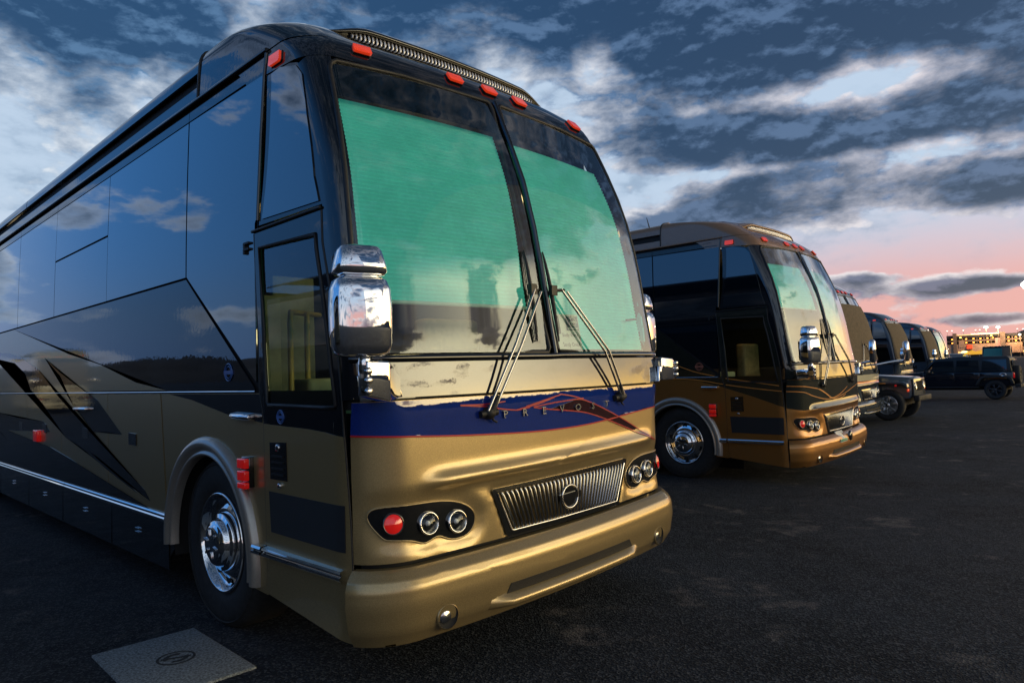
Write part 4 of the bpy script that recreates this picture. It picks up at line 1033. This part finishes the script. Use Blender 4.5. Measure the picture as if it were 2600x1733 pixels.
# its long forward-swept mirror arms
for s_ in (0, 1):
    q = MB(); X = (lambda v: Vector(v)) if not s_ else (lambda v: Vector((W - v[0], v[1], v[2])))
    q.tube([X((.25, -.04, 1.50)), X((.0, -.32, 1.56)), X((-.16, -.62, 1.60))], .030, 8); ar = q.build('mirror_arm', M['chrome'], c3)
    q = MB(); vs, fs = rr_loft([((0, 0), .04, .03, 1.56), ((0, 0), .085, .06, 1.60), ((0, 0), .095, .07, 1.85), ((0, 0), .09, .065, 2.05), ((0, 0), .05, .03, 2.09)], 20); q.add([X((-.16 + x, -.66 + y, z)) for x, y, z in vs], fs, True); q.build('mirror_head', M['chrome'], ar)
c4, fas4 = far_coach((31.4, 6.5, -.11), .03, 'black motor coach with a tan windscreen cover behind the silver off-roader', 3.20, SP)
c5, fas5 = far_coach((44.35, 8.4, -.11), .03, 'black motor coach with a tan windscreen cover, last but one in the row', 3.20, dict(SP))
c6, fas6 = far_coach((50.5, 9.2, -.11), .03, 'navy motor coach with a bare shining windscreen, farthest in the row', 3.0, dict(upper='black_paint', lower='black_paint', roof='black_paint', fascia='gold', hood='black_paint'), cover=False)
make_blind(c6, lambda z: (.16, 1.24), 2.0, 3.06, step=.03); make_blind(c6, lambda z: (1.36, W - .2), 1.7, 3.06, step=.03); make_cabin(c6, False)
make_cabin(c3, False)
# ------------------------------------------------------------------ off-road cars
M['jeep_silver'] = paint('silver_blue_paint', (.055, .072, .09), .5, .4)
M['jeep_black'] = paint('midnight_paint', (.008, .010, .016), .0, .4, 1.6)
M['flare_black'] = mat('textured_fender', (.016, .016, .017), .6, vary=.2, rvary=.2)
M['alloy'] = mat('alloy_wheel', (.62, .62, .63), .22, 1.0, rvary=.1)
M['dark_alloy'] = mat('dark_alloy_wheel', (.06, .06, .065), .35, .8)
M['tint'] = mat('tinted_car_glass', (.010, .016, .022), .03, coat=1, ior=1.5)
M['hardtop'] = mat('moulded_hardtop', (.012, .013, .015), .5, vary=.2)
def car_wheel(parent, c, side, rim, name='wheel', axis=None, r=.41):
    ax = Vector(axis) if axis else Vector((side, 0, 0)); k = r / .41
    t = MB(); t.lathe([(.24 * k, -.24), (.36 * k, -.25), (.40 * k, -.22), (.41 * k, -.16), (.41 * k, -.06), (.40 * k, -.01), (.36 * k, .02), (.27 * k, .01), (.24 * k, -.03)], (0, 0, 0), ax, 36)
    o = t.build(name, M['tyre'], parent); o.location = c
    d = MB(); d.lathe([(.25 * k, .0), (.255 * k, .014), (.24 * k, .014), (.225 * k, -.02), (.215 * k, -.09), (.06 * k, -.10), (0, -.10)], (0, 0, 0), ax, 32)
    rm = d.build('rim', rim, o)
    e1 = ax.orthogonal().normalized(); e2 = ax.cross(e1)
    for i in range(6):
        a = 2 * math.pi * i / 6; dr = e1 * math.cos(a) + e2 * math.sin(a); sd = ax.cross(dr)
        q = MB(); vs = []
        for rr, w_, h in ((.05, .030, -.01), (.14, .026, .0), (.235, .042, -.006)):
            for s_, hh in ((-1, h), (1, h), (1, h - .05), (-1, h - .05)): vs.append(dr * rr * k + sd * s_ * w_ + ax * hh)
        q.add(vs, [(0, 1, 2, 3), (8, 11, 10, 9)] + [(4 * j + i_, 4 * j + (i_ + 1) % 4, 4 * j + 4 + (i_ + 1) % 4, 4 * j + 4 + i_) for j in range(2) for i_ in range(4)])
        q.build('spoke', rim, rm, bevel=.006)
    q = MB(); q.lathe([(.062, -.03), (.060, .005), (.045, .012), (0, .014)], (0, 0, 0), ax, 20); q.build('hub_cap', rim, rm)
    return o
def make_jeep(root, body, rim, bright):
    tub = [(-.78, .52), (2.0, .56), (2.02, 1.17), (-.80, 1.17)]
    b = MB(); b.prism(tub, -.76, .76, lambda y, z, x: (x, y, z)); b.build('body', body, root, bevel=.03)
    b = MB(); vs = []
    for y, hw, zt, zb in ((-2.02, .52, 1.08, .62), (-1.95, .58, 1.13, .58), (-1.3, .66, 1.19, .58), (-.78, .72, 1.22, .58)):
        vs += [(-hw, y, zb), (-hw, y, zt - .05), (-hw + .08, y, zt), (0, y, zt + .02), (hw - .08, y, zt), (hw, y, zt - .05), (hw, y, zb)]
    b.add(vs, [(i * 7 + j, i * 7 + j + 1, (i + 1) * 7 + j + 1, (i + 1) * 7 + j) for i in range(3) for j in range(6)] + [tuple(range(7))], False); b.build('hood', body, root, bevel=.012)
    g_ = MB(); g_.box((0, -2.035, .86), (1.10, .05, .48)); gr = g_.build('grille', body, root, bevel=.02)
    for i in range(7):
        q = MB(); q.box(((i - 3) * .085, -2.064, .90), (.042, .012, .26)); q.build('grille_slot', M['matte_black'], gr, bevel=.004)
    for s_ in (-1, 1):
        q = MB(); q.lathe([(.095, .0), (.098, .015), (.085, .02), (.07, .005), (0, -.01)], (s_ * .41, -2.058, .90), (0, -1, 0), 24); h = q.build('headlight', M['chrome'], root)
        q = MB(); q.lathe([(.085, .014), (.05, .03), (0, .035)], (s_ * .41, -2.058, .90), (0, -1, 0), 20); q.build('lens', M['clear_lens'], h)
        q = MB(); q.box((s_ * .80, -1.98, .80), (.16, .03, .07)); q.build('turn_signal', M['amber'], root, bevel=.008)
        # flat-topped flares
        fp = [(-2.00, .86), (-1.98, .98), (-1.88, 1.03), (-1.05, 1.04), (-.92, .98), (-.78, .62), (-.86, .60), (-1.00, .90), (-1.10, .965), (-1.84, .955), (-1.93, .90), (-1.95, .84)]
        q = MB(); q.prism(fp, .60, .935, lambda y, z, x: (s_ * x, y, z)); fd = q.build('fender', body if bright else M['flare_black'], root, bevel=.02)
        q = MB(); q.box((s_ * .94, -1.72, .93), (.02, .05, .045)); q.build('side_marker', M['red_lens'], fd, bevel=.006)
        q = MB(); q.box((s_ * .94, -1.38, .99), (.012, .20, .035)); q.build('side_badge', M['orange_line'], fd, bevel=.004)
        fp = [(.88, .62), (1.0, .92), (1.12, 1.00), (1.86, 1.00), (1.98, .92), (2.05, .66), (1.97, .66), (1.90, .86), (1.80, .93), (1.18, .93), (1.08, .87), (.97, .62)]
        q = MB(); q.prism(fp, .74, .935, lambda y, z, x: (s_ * x, y, z)); q.build('fender', M['flare_black'] if not bright else body, root, bevel=.02)
        for y, nm in ((-1.47, 'wheel'), (1.47, 'wheel')): car_wheel(root, (s_ * .84, y, .41), s_, rim)
        q = MB(); q.prism([(-.70, .55), (.98, .55), (.98, .50), (-.70, .50)], .70, .82, lambda y, z, x: (s_ * x, y, z)); q.build('rock_rail', M['flare_black'], root, bevel=.012)
        for ya, yc in ((-.70, .22), (.25, 1.02)):
            q = MB(); q.prism([(ya, .62), (yc, .62), (yc, 1.16), (ya, 1.16)], .760, .772, lambda y, z, x: (s_ * x, y, z)); dr_ = q.build('door', body, root, bevel=.006)
            q = MB(); q.box((s_ * .785, yc - .12, 1.06), (.03, .14, .035)); q.build('handle', M['flare_black'], dr_, bevel=.008)
            q = MB(); q.box((s_ * .78, ya + .03, .80), (.02, .03, .07)); q.box((s_ * .78, ya + .03, 1.02), (.02, .03, .07)); q.build('hinge', body, dr_)
        for ya, yc in ((-.42, .22), (.30, 1.0), (1.10, 1.84)):
            q = MB(); q.prism([(ya - .02 if ya > -.4 else ya - .14, 1.20), (yc, 1.20), (yc - .01, 1.70), (ya + .02, 1.70)], .735, .750, lambda y, z, x: (s_ * (x - .10 * (z - 1.2)), y, z)); q.build('side_window', M['tint'], root)
        q = MB(); q.box((s_ * .93, -.62, 1.22), (.20, .09, .16)); mr = q.build('mirror', M['flare_black'], root, bevel=.03)
        q = MB(); q.box((s_ * .70, 2.035, 1.02), (.10, .05, .22)); q.build('tail_light', M['red_lens'], root, bevel=.012)
    q = MB(); q.lathe([(.10, 0), (.105, .012), (.08, .016), (.04, .006), (0, .004)], (.765, 1.72, 1.04), (1, 0, 0), 22); q.build('fuel_cap', M['alloy'] , root)
    q = MB(); q.add([(-.72, -.80, 1.18), (.72, -.80, 1.18), (.66, -.42, 1.76), (-.66, -.42, 1.76), (-.72, -.74, 1.18), (.72, -.74, 1.18), (.66, -.36, 1.76), (-.66, -.36, 1.76)], [(0, 1, 2, 3), (4, 7, 6, 5), (0, 4, 5, 1), (1, 5, 6, 2), (2, 6, 7, 3), (3, 7, 4, 0)]); wf = q.build('windscreen_frame', body, root, bevel=.01)
    q = MB(); q.add([(-.64, -.797, 1.24), (.64, -.797, 1.24), (.60, -.465, 1.72), (-.60, -.465, 1.72)], [(0, 1, 2, 3)]); q.v = [(x, y - .012, z) for x, y, z in q.v]; q.build('windscreen', M['tint'], wf)
    b = MB(); b.prism([(-.46, 1.17), (1.98, 1.17), (1.93, 1.74), (1.85, 1.83), (.4, 1.86), (-.40, 1.79)], -.735, .735, lambda y, z, x: (x * (1 - .13 * (z - 1.17)), y, z)); b.build('hardtop', M['hardtop'] , root, bevel=.03)
    b = MB(); b.box((0, 1.985, 1.46), (1.20, .03, .44), Matrix.Rotation(-.08, 3, 'X')); b.build('rear_window', M['tint'], root, bevel=.01)
    b = MB(); b.box((0, -2.12, .58), (1.30, .14, .15)); b.build('front_bumper', M['flare_black'], root, bevel=.03)
    b = MB(); b.box((0, 2.14, .58), (1.60, .18, .16)); b.build('rear_bumper', M['flare_black'], root, bevel=.03)
    car_wheel(root, (.06, 2.16, 1.02), 1, rim, 'spare_wheel', (0, 1, 0))
    b = MB(); b.box((0, 0, .48), (1.1, 3.6, .16)); b.build('chassis', M['matte_black'], root)
j1 = thing('off_road_car', 'silver blue boxy off-road car parked nose-out between two coaches', 'car', (19.35, 4.66, -.11), .02, 'off-road cars beside the coaches')
make_jeep(j1, M['jeep_silver'], M['alloy'], True)
j2 = thing('off_road_car', 'black boxy off-road car with a spare wheel on its tail, parked across the coach row', 'car', (30.1, 4.22, -.11), math.pi + .03, 'off-road cars beside the coaches')
make_jeep(j2, M['jeep_black'], M['dark_alloy'], False)
for ch in j2.children:                                              # the long-wheelbase version
    if 'wheel' in ch.name: ch.location.y *= 1.2
    else: ch.scale = (1, 1.2, 1)
j2.scale = (.87, .87, .87)

# ------------------------------------------------------------------ ground
m_as = bpy.data.materials.new('asphalt'); m_as.use_nodes = True
nt = m_as.node_tree; bs = nt.nodes['Principled BSDF']
tcg = nt.nodes.new('ShaderNodeTexCoord'); oc = V(nt, tcg.outputs['Object'])
nb = noise(nt, oc, .55, 7, .62, .4); nm_ = noise(nt, oc, 4.5, 6, .65); nf = noise(nt, oc, 85.0, 3, .75); nd = noise(nt, oc, 1.1, 8, .68, .8)
vo = nt.nodes.new('ShaderNodeTexVoronoi'); vo.inputs['Scale'].default_value = 82.0; nt.links.new(oc.s, vo.inputs['Vector']); vd = V(nt, vo.outputs['Distance'])
vc = nt.nodes.new('ShaderNodeSeparateXYZ'); nt.links.new(vo.outputs['Color'], vc.inputs[0]); vr = V(nt, vc.outputs[0])
col = vmix(nt, nb.step(.35, .65), (.008, .012, .018), (.024, .032, .044))
col = vmix(nt, nm_.step(.35, .7) * .5, col, (.026, .031, .040))
col = vmix(nt, vr.step(.60, 1.0) * .55, col, (.125, .135, .150))
col = vmix(nt, vr.step(.25, .0) * .7, col, (.008, .008, .009))
dust = (nd.step(.555, .66) * nm_.step(.42, .62) * nf.step(.34, .58))
col = vmix(nt, dust * .7, col, (.23, .20, .18))
nt.links.new(col.s, bs.inputs['Base Color'])
nt.links.new((nm_.step(.3, .7) * -.15 + .88).s, bs.inputs['Roughness']); bs.inputs['Specular IOR Level'].default_value = .18
bn = nt.nodes.new('ShaderNodeBump'); bn.inputs['Strength'].default_value = .9; bn.inputs['Distance'].default_value = .011
nt.links.new((vd * .8 + nf * .7).s, bn.inputs['Height']); nt.links.new(bn.outputs[0], bs.inputs['Normal'])
xs = [-4500, -900, -200, -60, -20, -8, 0, 2] + [2 + .5 * i for i in range(1, 13)] + [12, 20, 40, 80, 200, 900, 4500]
ysg = [-4500, -900, -200, -60, -20, 0, 20, 60, 200, 900, 4500]
gm = to_mesh('ground', [(x, y, ground_z(x)) for y in ysg for x in xs], [(j * len(xs) + i, j * len(xs) + i + 1, (j + 1) * len(xs) + i + 1, (j + 1) * len(xs) + i) for j in range(len(ysg) - 1) for i in range(len(xs) - 1)], True)
link('ground', gm, m_as, kind='structure')

# ------------------------------------------------------------------ cast slab let into the asphalt
sl_ = thing('utility_slab', 'square grey cast slab with a round struck-through emblem lying on the asphalt by the front wheel', 'access cover', (-.404, 1.28, 0))
cr = [(-.274, .456), (.295, .442), (.278, -.450), (-.30, -.440)]
b = MB(); b.prism(cr, -.02, .012, taper=[(x * .985, y * .985) for x, y in cr]); b.build('slab', M['stone'], sl_, bevel=.006)
q = MB()
for r_, w_ in ((.100, .010),): q.add([(rr * math.cos(2 * math.pi * i / 40), rr * math.sin(2 * math.pi * i / 40), 0.0145) for rr in (r_, r_ - .014) for i in range(40)], [(i, (i + 1) % 40, 40 + (i + 1) % 40, 40 + i) for i in range(40)])
for a0, a1 in ((20, 150), (200, 330)):
    N = 14; q.add([(rr * math.cos(RAD(a0 + (a1 - a0) * i / N)), rr * math.sin(RAD(a0 + (a1 - a0) * i / N)), 0.0145) for rr in (.066, .042) for i in range(N + 1)], [(i, i + 1, N + 2 + i, N + 1 + i) for i in range(N)])
q.box((0, 0, 0.0145), (.020, .150, .001), Matrix.Rotation(RAD(38), 3, 'Z'))
em = q.build('emblem', M['stone_dark'], sl_); em.location = (.03, .015, 0); em.rotation_euler = (0, 0, .5)

# ------------------------------------------------------------------ distant hills
m_h = mat('hill_scrub', (.035, .042, .052), .9, vary=.4, vscale=.01)
def hill_el(a):
    T = [(-180, .5), (-120, .8), (-75, 1.6), (-40, 1.9), (-20, 1.7), (0, 1.3), (20, .8), (50, 1.4), (66, 3.0), (70, 3.75), (73, 3.35), (74.3, 2.75), (75.6, 1.5), (77, .7), (79, .45), (80.5, .55), (81.6, 1.45), (83, 2.0), (90, 1.6), (100, .9), (114, 1.6), (124, 3.0), (140, 3.4), (155, 2.6), (180, .9)]
    for p, q_ in zip(T, T[1:]):
        if a <= q_[0]: t = (a - p[0]) / (q_[0] - p[0]); t = t * t * (3 - 2 * t); return p[1] + (q_[1] - p[1]) * t
    return .5
vs = []; N = 720; rnd = random.Random(3); ph = [rnd.random() * 6.28 for _ in range(8)]
for i in range(N):
    a = -180 + 360 * i / N; e = hill_el(a) * (1 + .10 * sum(math.sin(RAD(a) * k_ + ph[j]) / (j + 1) for j, k_ in enumerate((17, 41, 83, 160, 263))))
    for d_, k_ in ((2300, -.1), (2500, .45), (2650, .8), (2800, 1.0), (3300, .2)):
        vs.append((math.sin(RAD(a)) * d_, math.cos(RAD(a)) * d_, 1.5 + d_ * math.tan(RAD(max(e, .2))) * k_ if k_ > 0 else -4))
hm = to_mesh('hills', vs, [(i * 5 + j, i * 5 + j + 1, ((i + 1) % N) * 5 + j + 1, ((i + 1) % N) * 5 + j) for i in range(N) for j in range(4)], True)
link('hills', hm, m_h, kind='structure')

# ------------------------------------------------------------------ lit parking building, far away
BC = Vector((255.48 * 2.6, 48.27 * 2.6, 0)); BU = Vector((.18567, -.98261, 0)); BN = Vector((-.98261, -.18567, 0))
zz = lambda z: 1.535 + (z - 1.535) * 2.6
bld = thing('parking_building', 'long tan parking building with rows of amber deck lights beyond the car park', 'building', BC + Vector((0, 0, -.1)), math.atan2(BU.y, BU.x))
# local x runs along the facade (to the right in the photograph), local -y faces the car park
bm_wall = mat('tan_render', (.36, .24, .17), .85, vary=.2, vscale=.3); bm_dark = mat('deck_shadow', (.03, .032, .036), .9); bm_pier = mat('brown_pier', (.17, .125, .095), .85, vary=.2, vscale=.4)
bm_pink = mat('rose_panel', (.50, .27, .24), .8, vary=.15, vscale=.6); bm_red = mat('red_awning', (.62, .07, .02), .7); bm_yel = mat('yellow_box_wall', (.60, .34, .01), .7, emit=(1, .55, .02), estr=.28)
bm_lamp = mat('amber_lamp', (1, .5, .1), emit=(1, .36, .05), estr=7.0); bm_lampy = mat('yellow_lamp', (1, .8, .2), emit=(1, .72, .12), estr=9.0)
bm_strip = mat('lit_parapet_strip', (1, .7, .4), emit=(1, .62, .28), estr=2.6); bm_white = mat('white_flood', (1, .95, .85), emit=(1, .90, .72), estr=22.0)
side = -1 if (Matrix.Rotation(math.atan2(BU.y, BU.x), 3, 'Z') @ Vector((0, -1, 0))).dot(BN) > 0 else 1
Y = lambda d: side * d                     # d metres in front of the facade
def bb(name, u0, u1, z0, z1, d0, d1, m):
    b = MB(); b.box(((u0 + u1) / 2 * 2.6, Y((d0 + d1) / 2), (zz(z0) + zz(z1)) / 2), (abs(u1 - u0) * 2.6, abs(d1 - d0), zz(z1) - zz(z0))); return b.build(name, m, bld)
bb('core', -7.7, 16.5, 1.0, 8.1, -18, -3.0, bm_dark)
bb('wall', -7.7, 11.6, 2.2, 5.25, -2.9, 0, bm_wall); bb('wall', 11.7, 16.5, 1.4, 3.9, -2.9, 0, bm_pier)
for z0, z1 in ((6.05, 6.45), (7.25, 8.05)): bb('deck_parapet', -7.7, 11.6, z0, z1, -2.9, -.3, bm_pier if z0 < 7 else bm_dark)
for u0, u1, zt in ((-6.0, -5.0, 8.75), (6.2, 7.5, 8.55)): bb('stair_tower', u0, u1, 1.2, zt, -8, 1.0, bm_pier)
for u in (-3.5, .3, 2.1, 3.9, 9.2, 11.2): bb('pier', u - .1, u + .1, 5.3, 7.2, -2.6, -.5, bm_pier)
bb('wall_panel', 4.9, 6.15, 4.1, 6.8, -.2, .4, bm_pink); bb('wall_panel', -4.5, -3.0, 4.2, 6.5, .01, .5, bm_wall)
aw = MB(); aw.prism([(0, zz(3.7)), (0, zz(5.1)), (1.6, zz(3.7))], -2.5 * 2.6, -1.0 * 2.6, lambda d, z, x: (x, Y(d), z)); aw.build('awning', bm_red, bld)
lw = None; bm_win = mat('lit_shop_window', (1, .6, .25), emit=(1, .50, .14), estr=1.5); bm_win2 = mat('pale_shop_window', (1, .85, .6), emit=(1, .78, .50), estr=1.3)
for i in range(15):
    u = -5.3 + i * .62 + (.1 if i % 3 else 0)
    if lw is None:
        q = MB(); q.box((0, 0, 0), (1.15, .12, 1.5)); o = q.build('lit_window', bm_win, bld); lw = o.data
    else: o = link('lit_window', lw, None, bld)
    if i % 4 == 2: o.material_slots[0].link = 'OBJECT'; o.material_slots[0].material = bm_win2
    o.location = (u * 2.6, Y(.07), zz(2.62 + .12 * (i % 2)))
for i in range(8):
    o = link('lit_window', lw, None, bld); o.location = ((11.9 + i * .58) * 2.6, Y(.07), zz(2.5 + .35 * (i % 3))); o.scale = (.9, 1, .7)
yb = thing('kiosk_tower', 'yellow lit box building right of the parking decks at the picture edge', 'building', BC + BU * 13.6 * 2.6 + BN * 6, math.atan2(BU.y, BU.x))
q = MB(); q.box((0, 0, zz(5.5)), (4.9, 5, zz(7.1) - zz(4.0))); q.build('lit_wall', bm_yel, yb); q = MB(); q.box((0, 0, zz(2.4)), (4.4, 4.6, zz(4.0) - zz(1.0))); q.build('base', bm_pier, yb); q = MB(); q.box((0, 0, zz(7.25)), (5.2, 5.3, .5)); q.build('roof', bm_dark, yb)
lm = None
for z, us_ in ((6.88, (-6.2, -2.5, -.6, 1.2, 3.0, 4.4, 8.3, 10.1)), (5.75, (-6.2, -2.5, -.6, 1.2, 3.0, 8.3, 10.1))):
    for u in us_:
        if lm is None:
            q = MB(); q.lathe([(0, -.35), (.55, -.30), (.62, 0), (.40, .25), (0, .3)], (0, 0, 0), (0, 0, 1), 10); o = q.build('deck_lamp', bm_lamp, bld); lm = o.data
        else: o = link('deck_lamp', lm, None, bld)
        o.location = (u * 2.6, Y(-.1), zz(z))
for u, z in ((-4.0, 7.35), (4.0, 7.55)):
    o = link('yellow_lamp', lm, None, bld); o.material_slots[0].link = 'OBJECT'; o.material_slots[0].material = bm_lampy; o.location = (u * 2.6, Y(.5), zz(z)); o.scale = (1.15, 1.15, 1)
bb('lit_strip', -1.2, 6.0, 8.12, 8.42, -.6, -.2, bm_strip); bb('lit_strip', -4.9, -1.3, 8.02, 8.2, -.6, -.2, mat('dim_parapet_strip', (1, .6, .3), emit=(1, .5, .2), estr=1.2))
def flood(name, lab, u, z, r_, m, d=8, light=0):
    t = thing(name, lab, 'floodlight', BC + BU * u * 2.6 + BN * d, math.atan2(BU.y, BU.x), 'floodlight masts beyond the car park')
    q = MB(); q.tube([(0, 0, -.1), (0, 0, zz(z))], [.16, .09], 6); q.build('mast', bm_pier, t)
    q = MB(); q.lathe([(0, -.6 * r_), (r_ * .9, -.4 * r_), (r_, 0), (r_ * .7, .5 * r_), (0, .6 * r_)], (0, 0, zz(z)), (0, 0, 1), 12); q.build('lamp_head', m, t)
    if light:
        ld = bpy.data.lights.new('flood', 'POINT'); ld.energy = light; ld.color = (1, .62, .32); ld.shadow_soft_size = r_
        lo_ = bpy.data.objects.new('flood_light', ld); COL.objects.link(lo_); lo_.parent = t; lo_.location = (0, Y(2.0), zz(z) - 1)
flood('floodlight_mast', 'left one of two big white floodlights glowing above the parking building', 2.75, 10.05, 1.35, bm_white, 12, 26000)
flood('floodlight_mast', 'right one of two big white floodlights glowing above the parking building', 5.75, 9.9, 1.25, bm_white, 12, 26000)
bm_sm = mat('small_flood', (1, .9, .8), emit=(1, .80, .62), estr=5)
for (u, z), w_ in zip(((-7.55, 9.75), (-6.25, 9.72), (-3.2, 9.7), (.05, 9.62), (1.15, 9.6), (10.8, 9.35), (12.2, 9.25)), ('leftmost small floodlight over the parking roof, above its left end', 'second small floodlight from the left over the parking roof', 'third small floodlight from the left over the parking roof', 'left one of two small floodlights just left of the two big floodlights', 'right one of two small floodlights just left of the two big floodlights', 'small floodlight over the parking roof, far right of the big floodlights', 'rightmost small floodlight over the parking roof near the picture edge')): flood('floodlight_mast', w_, u, z, .42, bm_sm, -14)
flood('floodlight_mast', 'white lamp at the right end of the parking building wall', 11.0, 7.45, .8, bm_white, 4, 9000)
# tall mast whose lamp burns at the right border of the picture
tm = thing('floodlight_mast', 'tall mast with a blazing lamp cluster at the right edge, high over the car park', 'floodlight', (math.sin(RAD(82.0)) * 118 - 1.88, math.cos(RAD(82.0)) * 118 - 2.85, -.1), 0, 'floodlight masts beyond the car park')
q = MB(); q.tube([(0, 0, 0), (0, 0, 11.0)], [.18, .10], 8); q.build('mast', bm_pier, tm)
q = MB()
q.lathe([(0, -.5), (.28, -.41), (.46, -.18), (.5, 0), (.46, .18), (.28, .41), (0, .5)], (0, 0, 11.0), (0, 0, 1), 16); q.build('lamp_head', mat('blazing_flood', (1, .95, .85), emit=(1, .88, .66), estr=26), tm)

# ------------------------------------------------------------------ vehicles and stalls at the far side of the car park
def far_at(px_u, d):    # point d metres away in the direction of facade coordinate u
    p = BC + BU * px_u * 2.6; t = d / p.length; return Vector((p.x * t, p.y * t, -.11))
def make_van(root, body, glassm, h=2.2, w=1.9, l=4.8):
    b = MB(); b.prism([(-l / 2, .45), (l / 2, .45), (l / 2, h - .1), (l / 2 - .1, h), (-l / 2 + 1.3, h), (-l / 2 + .75, 1.25), (-l / 2 + .05, 1.0)], -w / 2, w / 2, lambda y, z, x: (x * (1 - .06 * max(0, z - 1)), y, z)); b.build('body', body, root, bevel=.06)
    b = MB(); b.prism([(-.98, 1.30), (.98, 1.30), (.88, h - .16), (-.88, h - .16)], 0, .02, lambda x, z, c: (x * w / 2 * .92, -l / 2 + .75 + (z - 1.25) / (h - 1.25) * .55 - .05 - c, z)); b.build('windscreen', glassm, root)
    for s_ in (-1, 1):
        for y in (-l / 2 + .85, l / 2 - .85): car_wheel_s(root, (s_ * (w / 2 - .02), y, .36), s_)
        b = MB(); b.box((s_ * (w / 2 - .28), -l / 2 - .01, .82), (.28, .06, .16)); b.build('headlight', M['chrome'], root, bevel=.02)
        b = MB(); b.prism([(-l / 2 + 1.35, 1.25), (l / 2 - .3, 1.25), (l / 2 - .35, h - .2), (-l / 2 + 1.7, h - .2)], w / 2 - .0, w / 2 + .006, lambda y, z, x: (s_ * (x - .0) * (1 - .06 * max(0, z - 1)), y, z)); b.build('side_window', M['tint'], root)
    b = MB(); b.box((0, -l / 2 - .03, .55), (w * .96, .14, .22)); b.build('bumper', M['flare_black'], root, bevel=.03)
_cw = {}
def car_wheel_s(parent, c, s_):
    if 'm' not in _cw:
        q = MB(); q.lathe([(.2, -.2), (.36, -.2), (.36, 0), (.2, .01), (.1, -.02), (0, -.02)], (0, 0, 0), (1, 0, 0), 18); o = q.build('wheel', M['tyre'], parent); _cw['m'] = o.data
    else: o = link('wheel', _cw['m'], None, parent)
    o.location = c; o.rotation_euler = (0, 0, 0 if s_ > 0 else math.pi)
M['teal_glass'] = mat('teal_windscreen', (.02, .20, .19), .05, coat=1)
p = far_at(14.4, 64.0); v1 = thing('parked_van', 'dark parked van with a teal windscreen showing over the black off-road car', 'van', p, math.atan2(p.y, p.x) - math.pi / 2 + .0 + math.pi * 0, 'vehicles at the far side of the car park')
make_van(v1, M['jeep_black'], M['teal_glass'], 2.32, 1.9)
m_truck = mat('white_truck_paint', (.70, .66, .60), .5)
p = far_at(-3.4, 300.0); v2 = thing('box_truck', 'white box truck far off below the parking building', 'truck', p, math.atan2(BU.y, BU.x) + math.pi / 2, 'vehicles at the far side of the car park')
make_van(v2, m_truck, M['tint'], 2.7, 2.2, 7.0)
m_tent = mat('lit_canopy_cloth', (.75, .40, .05), .8, emit=(1, .48, .04), estr=.75)
for u, w_, lab in ((.2, 4.2, 'small amber lit stall canopy far off below the parking building'), (2.9, 7.2, 'large amber lit stall canopy far off left of the dark van')):
    p = far_at(u, 270.0); t = thing('stall_canopy', lab, 'canopy', p, math.atan2(BU.y, BU.x), 'lit stall canopies')
    b = MB(); b.prism([(-w_ / 2, 2.1), (w_ / 2, 2.1), (w_ / 2, 2.5), (0, 3.5), (-w_ / 2, 2.5)], -1.6, 1.6, lambda x, z, y: (x, y, z)); b.build('canopy', m_tent, t)
    for sx in (-1, 1):
        for sy in (-1, 1):
            q = MB(); q.tube([(sx * w_ / 2 * .95, sy * 1.5, 0), (sx * w_ / 2 * .95, sy * 1.5, 2.2)], .05, 6); q.build('pole', M['dull_chrome'], t)
p = far_at(-1.9, 290); t = thing('yard_lamp', 'yellow lamp glowing beside the white box truck', 'lamp', p, 0)
q = MB(); q.tube([(0, 0, 0), (0, 0, 3.0)], .07, 6); q.build('post', bm_pier, t); q = MB(); q.lathe([(0, -.35), (.75, -.2), (.9, 0), (.6, .3), (0, .35)], (0, 0, 3.1), (0, 0, 1), 12); q.build('lamp_head', bm_lampy, t)
p = far_at(17.0, 62.0); t = thing('brown_post', 'thick brown post right of the dark van', 'post', p, .3)
q = MB(); q.box((0, 0, 1.12), (.42, .42, 2.24)); q.build('shaft', bm_pier, t, bevel=.03); q = MB(); q.box((0, 0, 2.28), (.52, .52, .08)); q.build('cap', bm_pier, t, bevel=.02)

# ------------------------------------------------------------------ neighbours that only show as reflections in the nearest coach's flank
sw = {M['bronze']: M['slate_paint'], M['bronze_roof']: M['black_paint']}
n1_ = copy_tree(c3, None, {M['cream_paint']: M['slate_paint'], M['red_paint']: M['slate_paint']}); n1_.location = (-8.4, -1.0, 0); n1_.rotation_euler = (0, 0, 0)
n1_['label'] = 'dark slate motor coach parked to the left of the nearest coach, mirrored in its flank'
n2_ = copy_tree(c3, None, {M['slate_paint']: M['cream_paint'], M['red_paint']: M['cream_paint']}); n2_.location = (-10.5, 44.0, 0); n2_.rotation_euler = (0, 0, .1)
n2_['label'] = 'cream motor coach in the row behind, mirrored in the nearest flank'
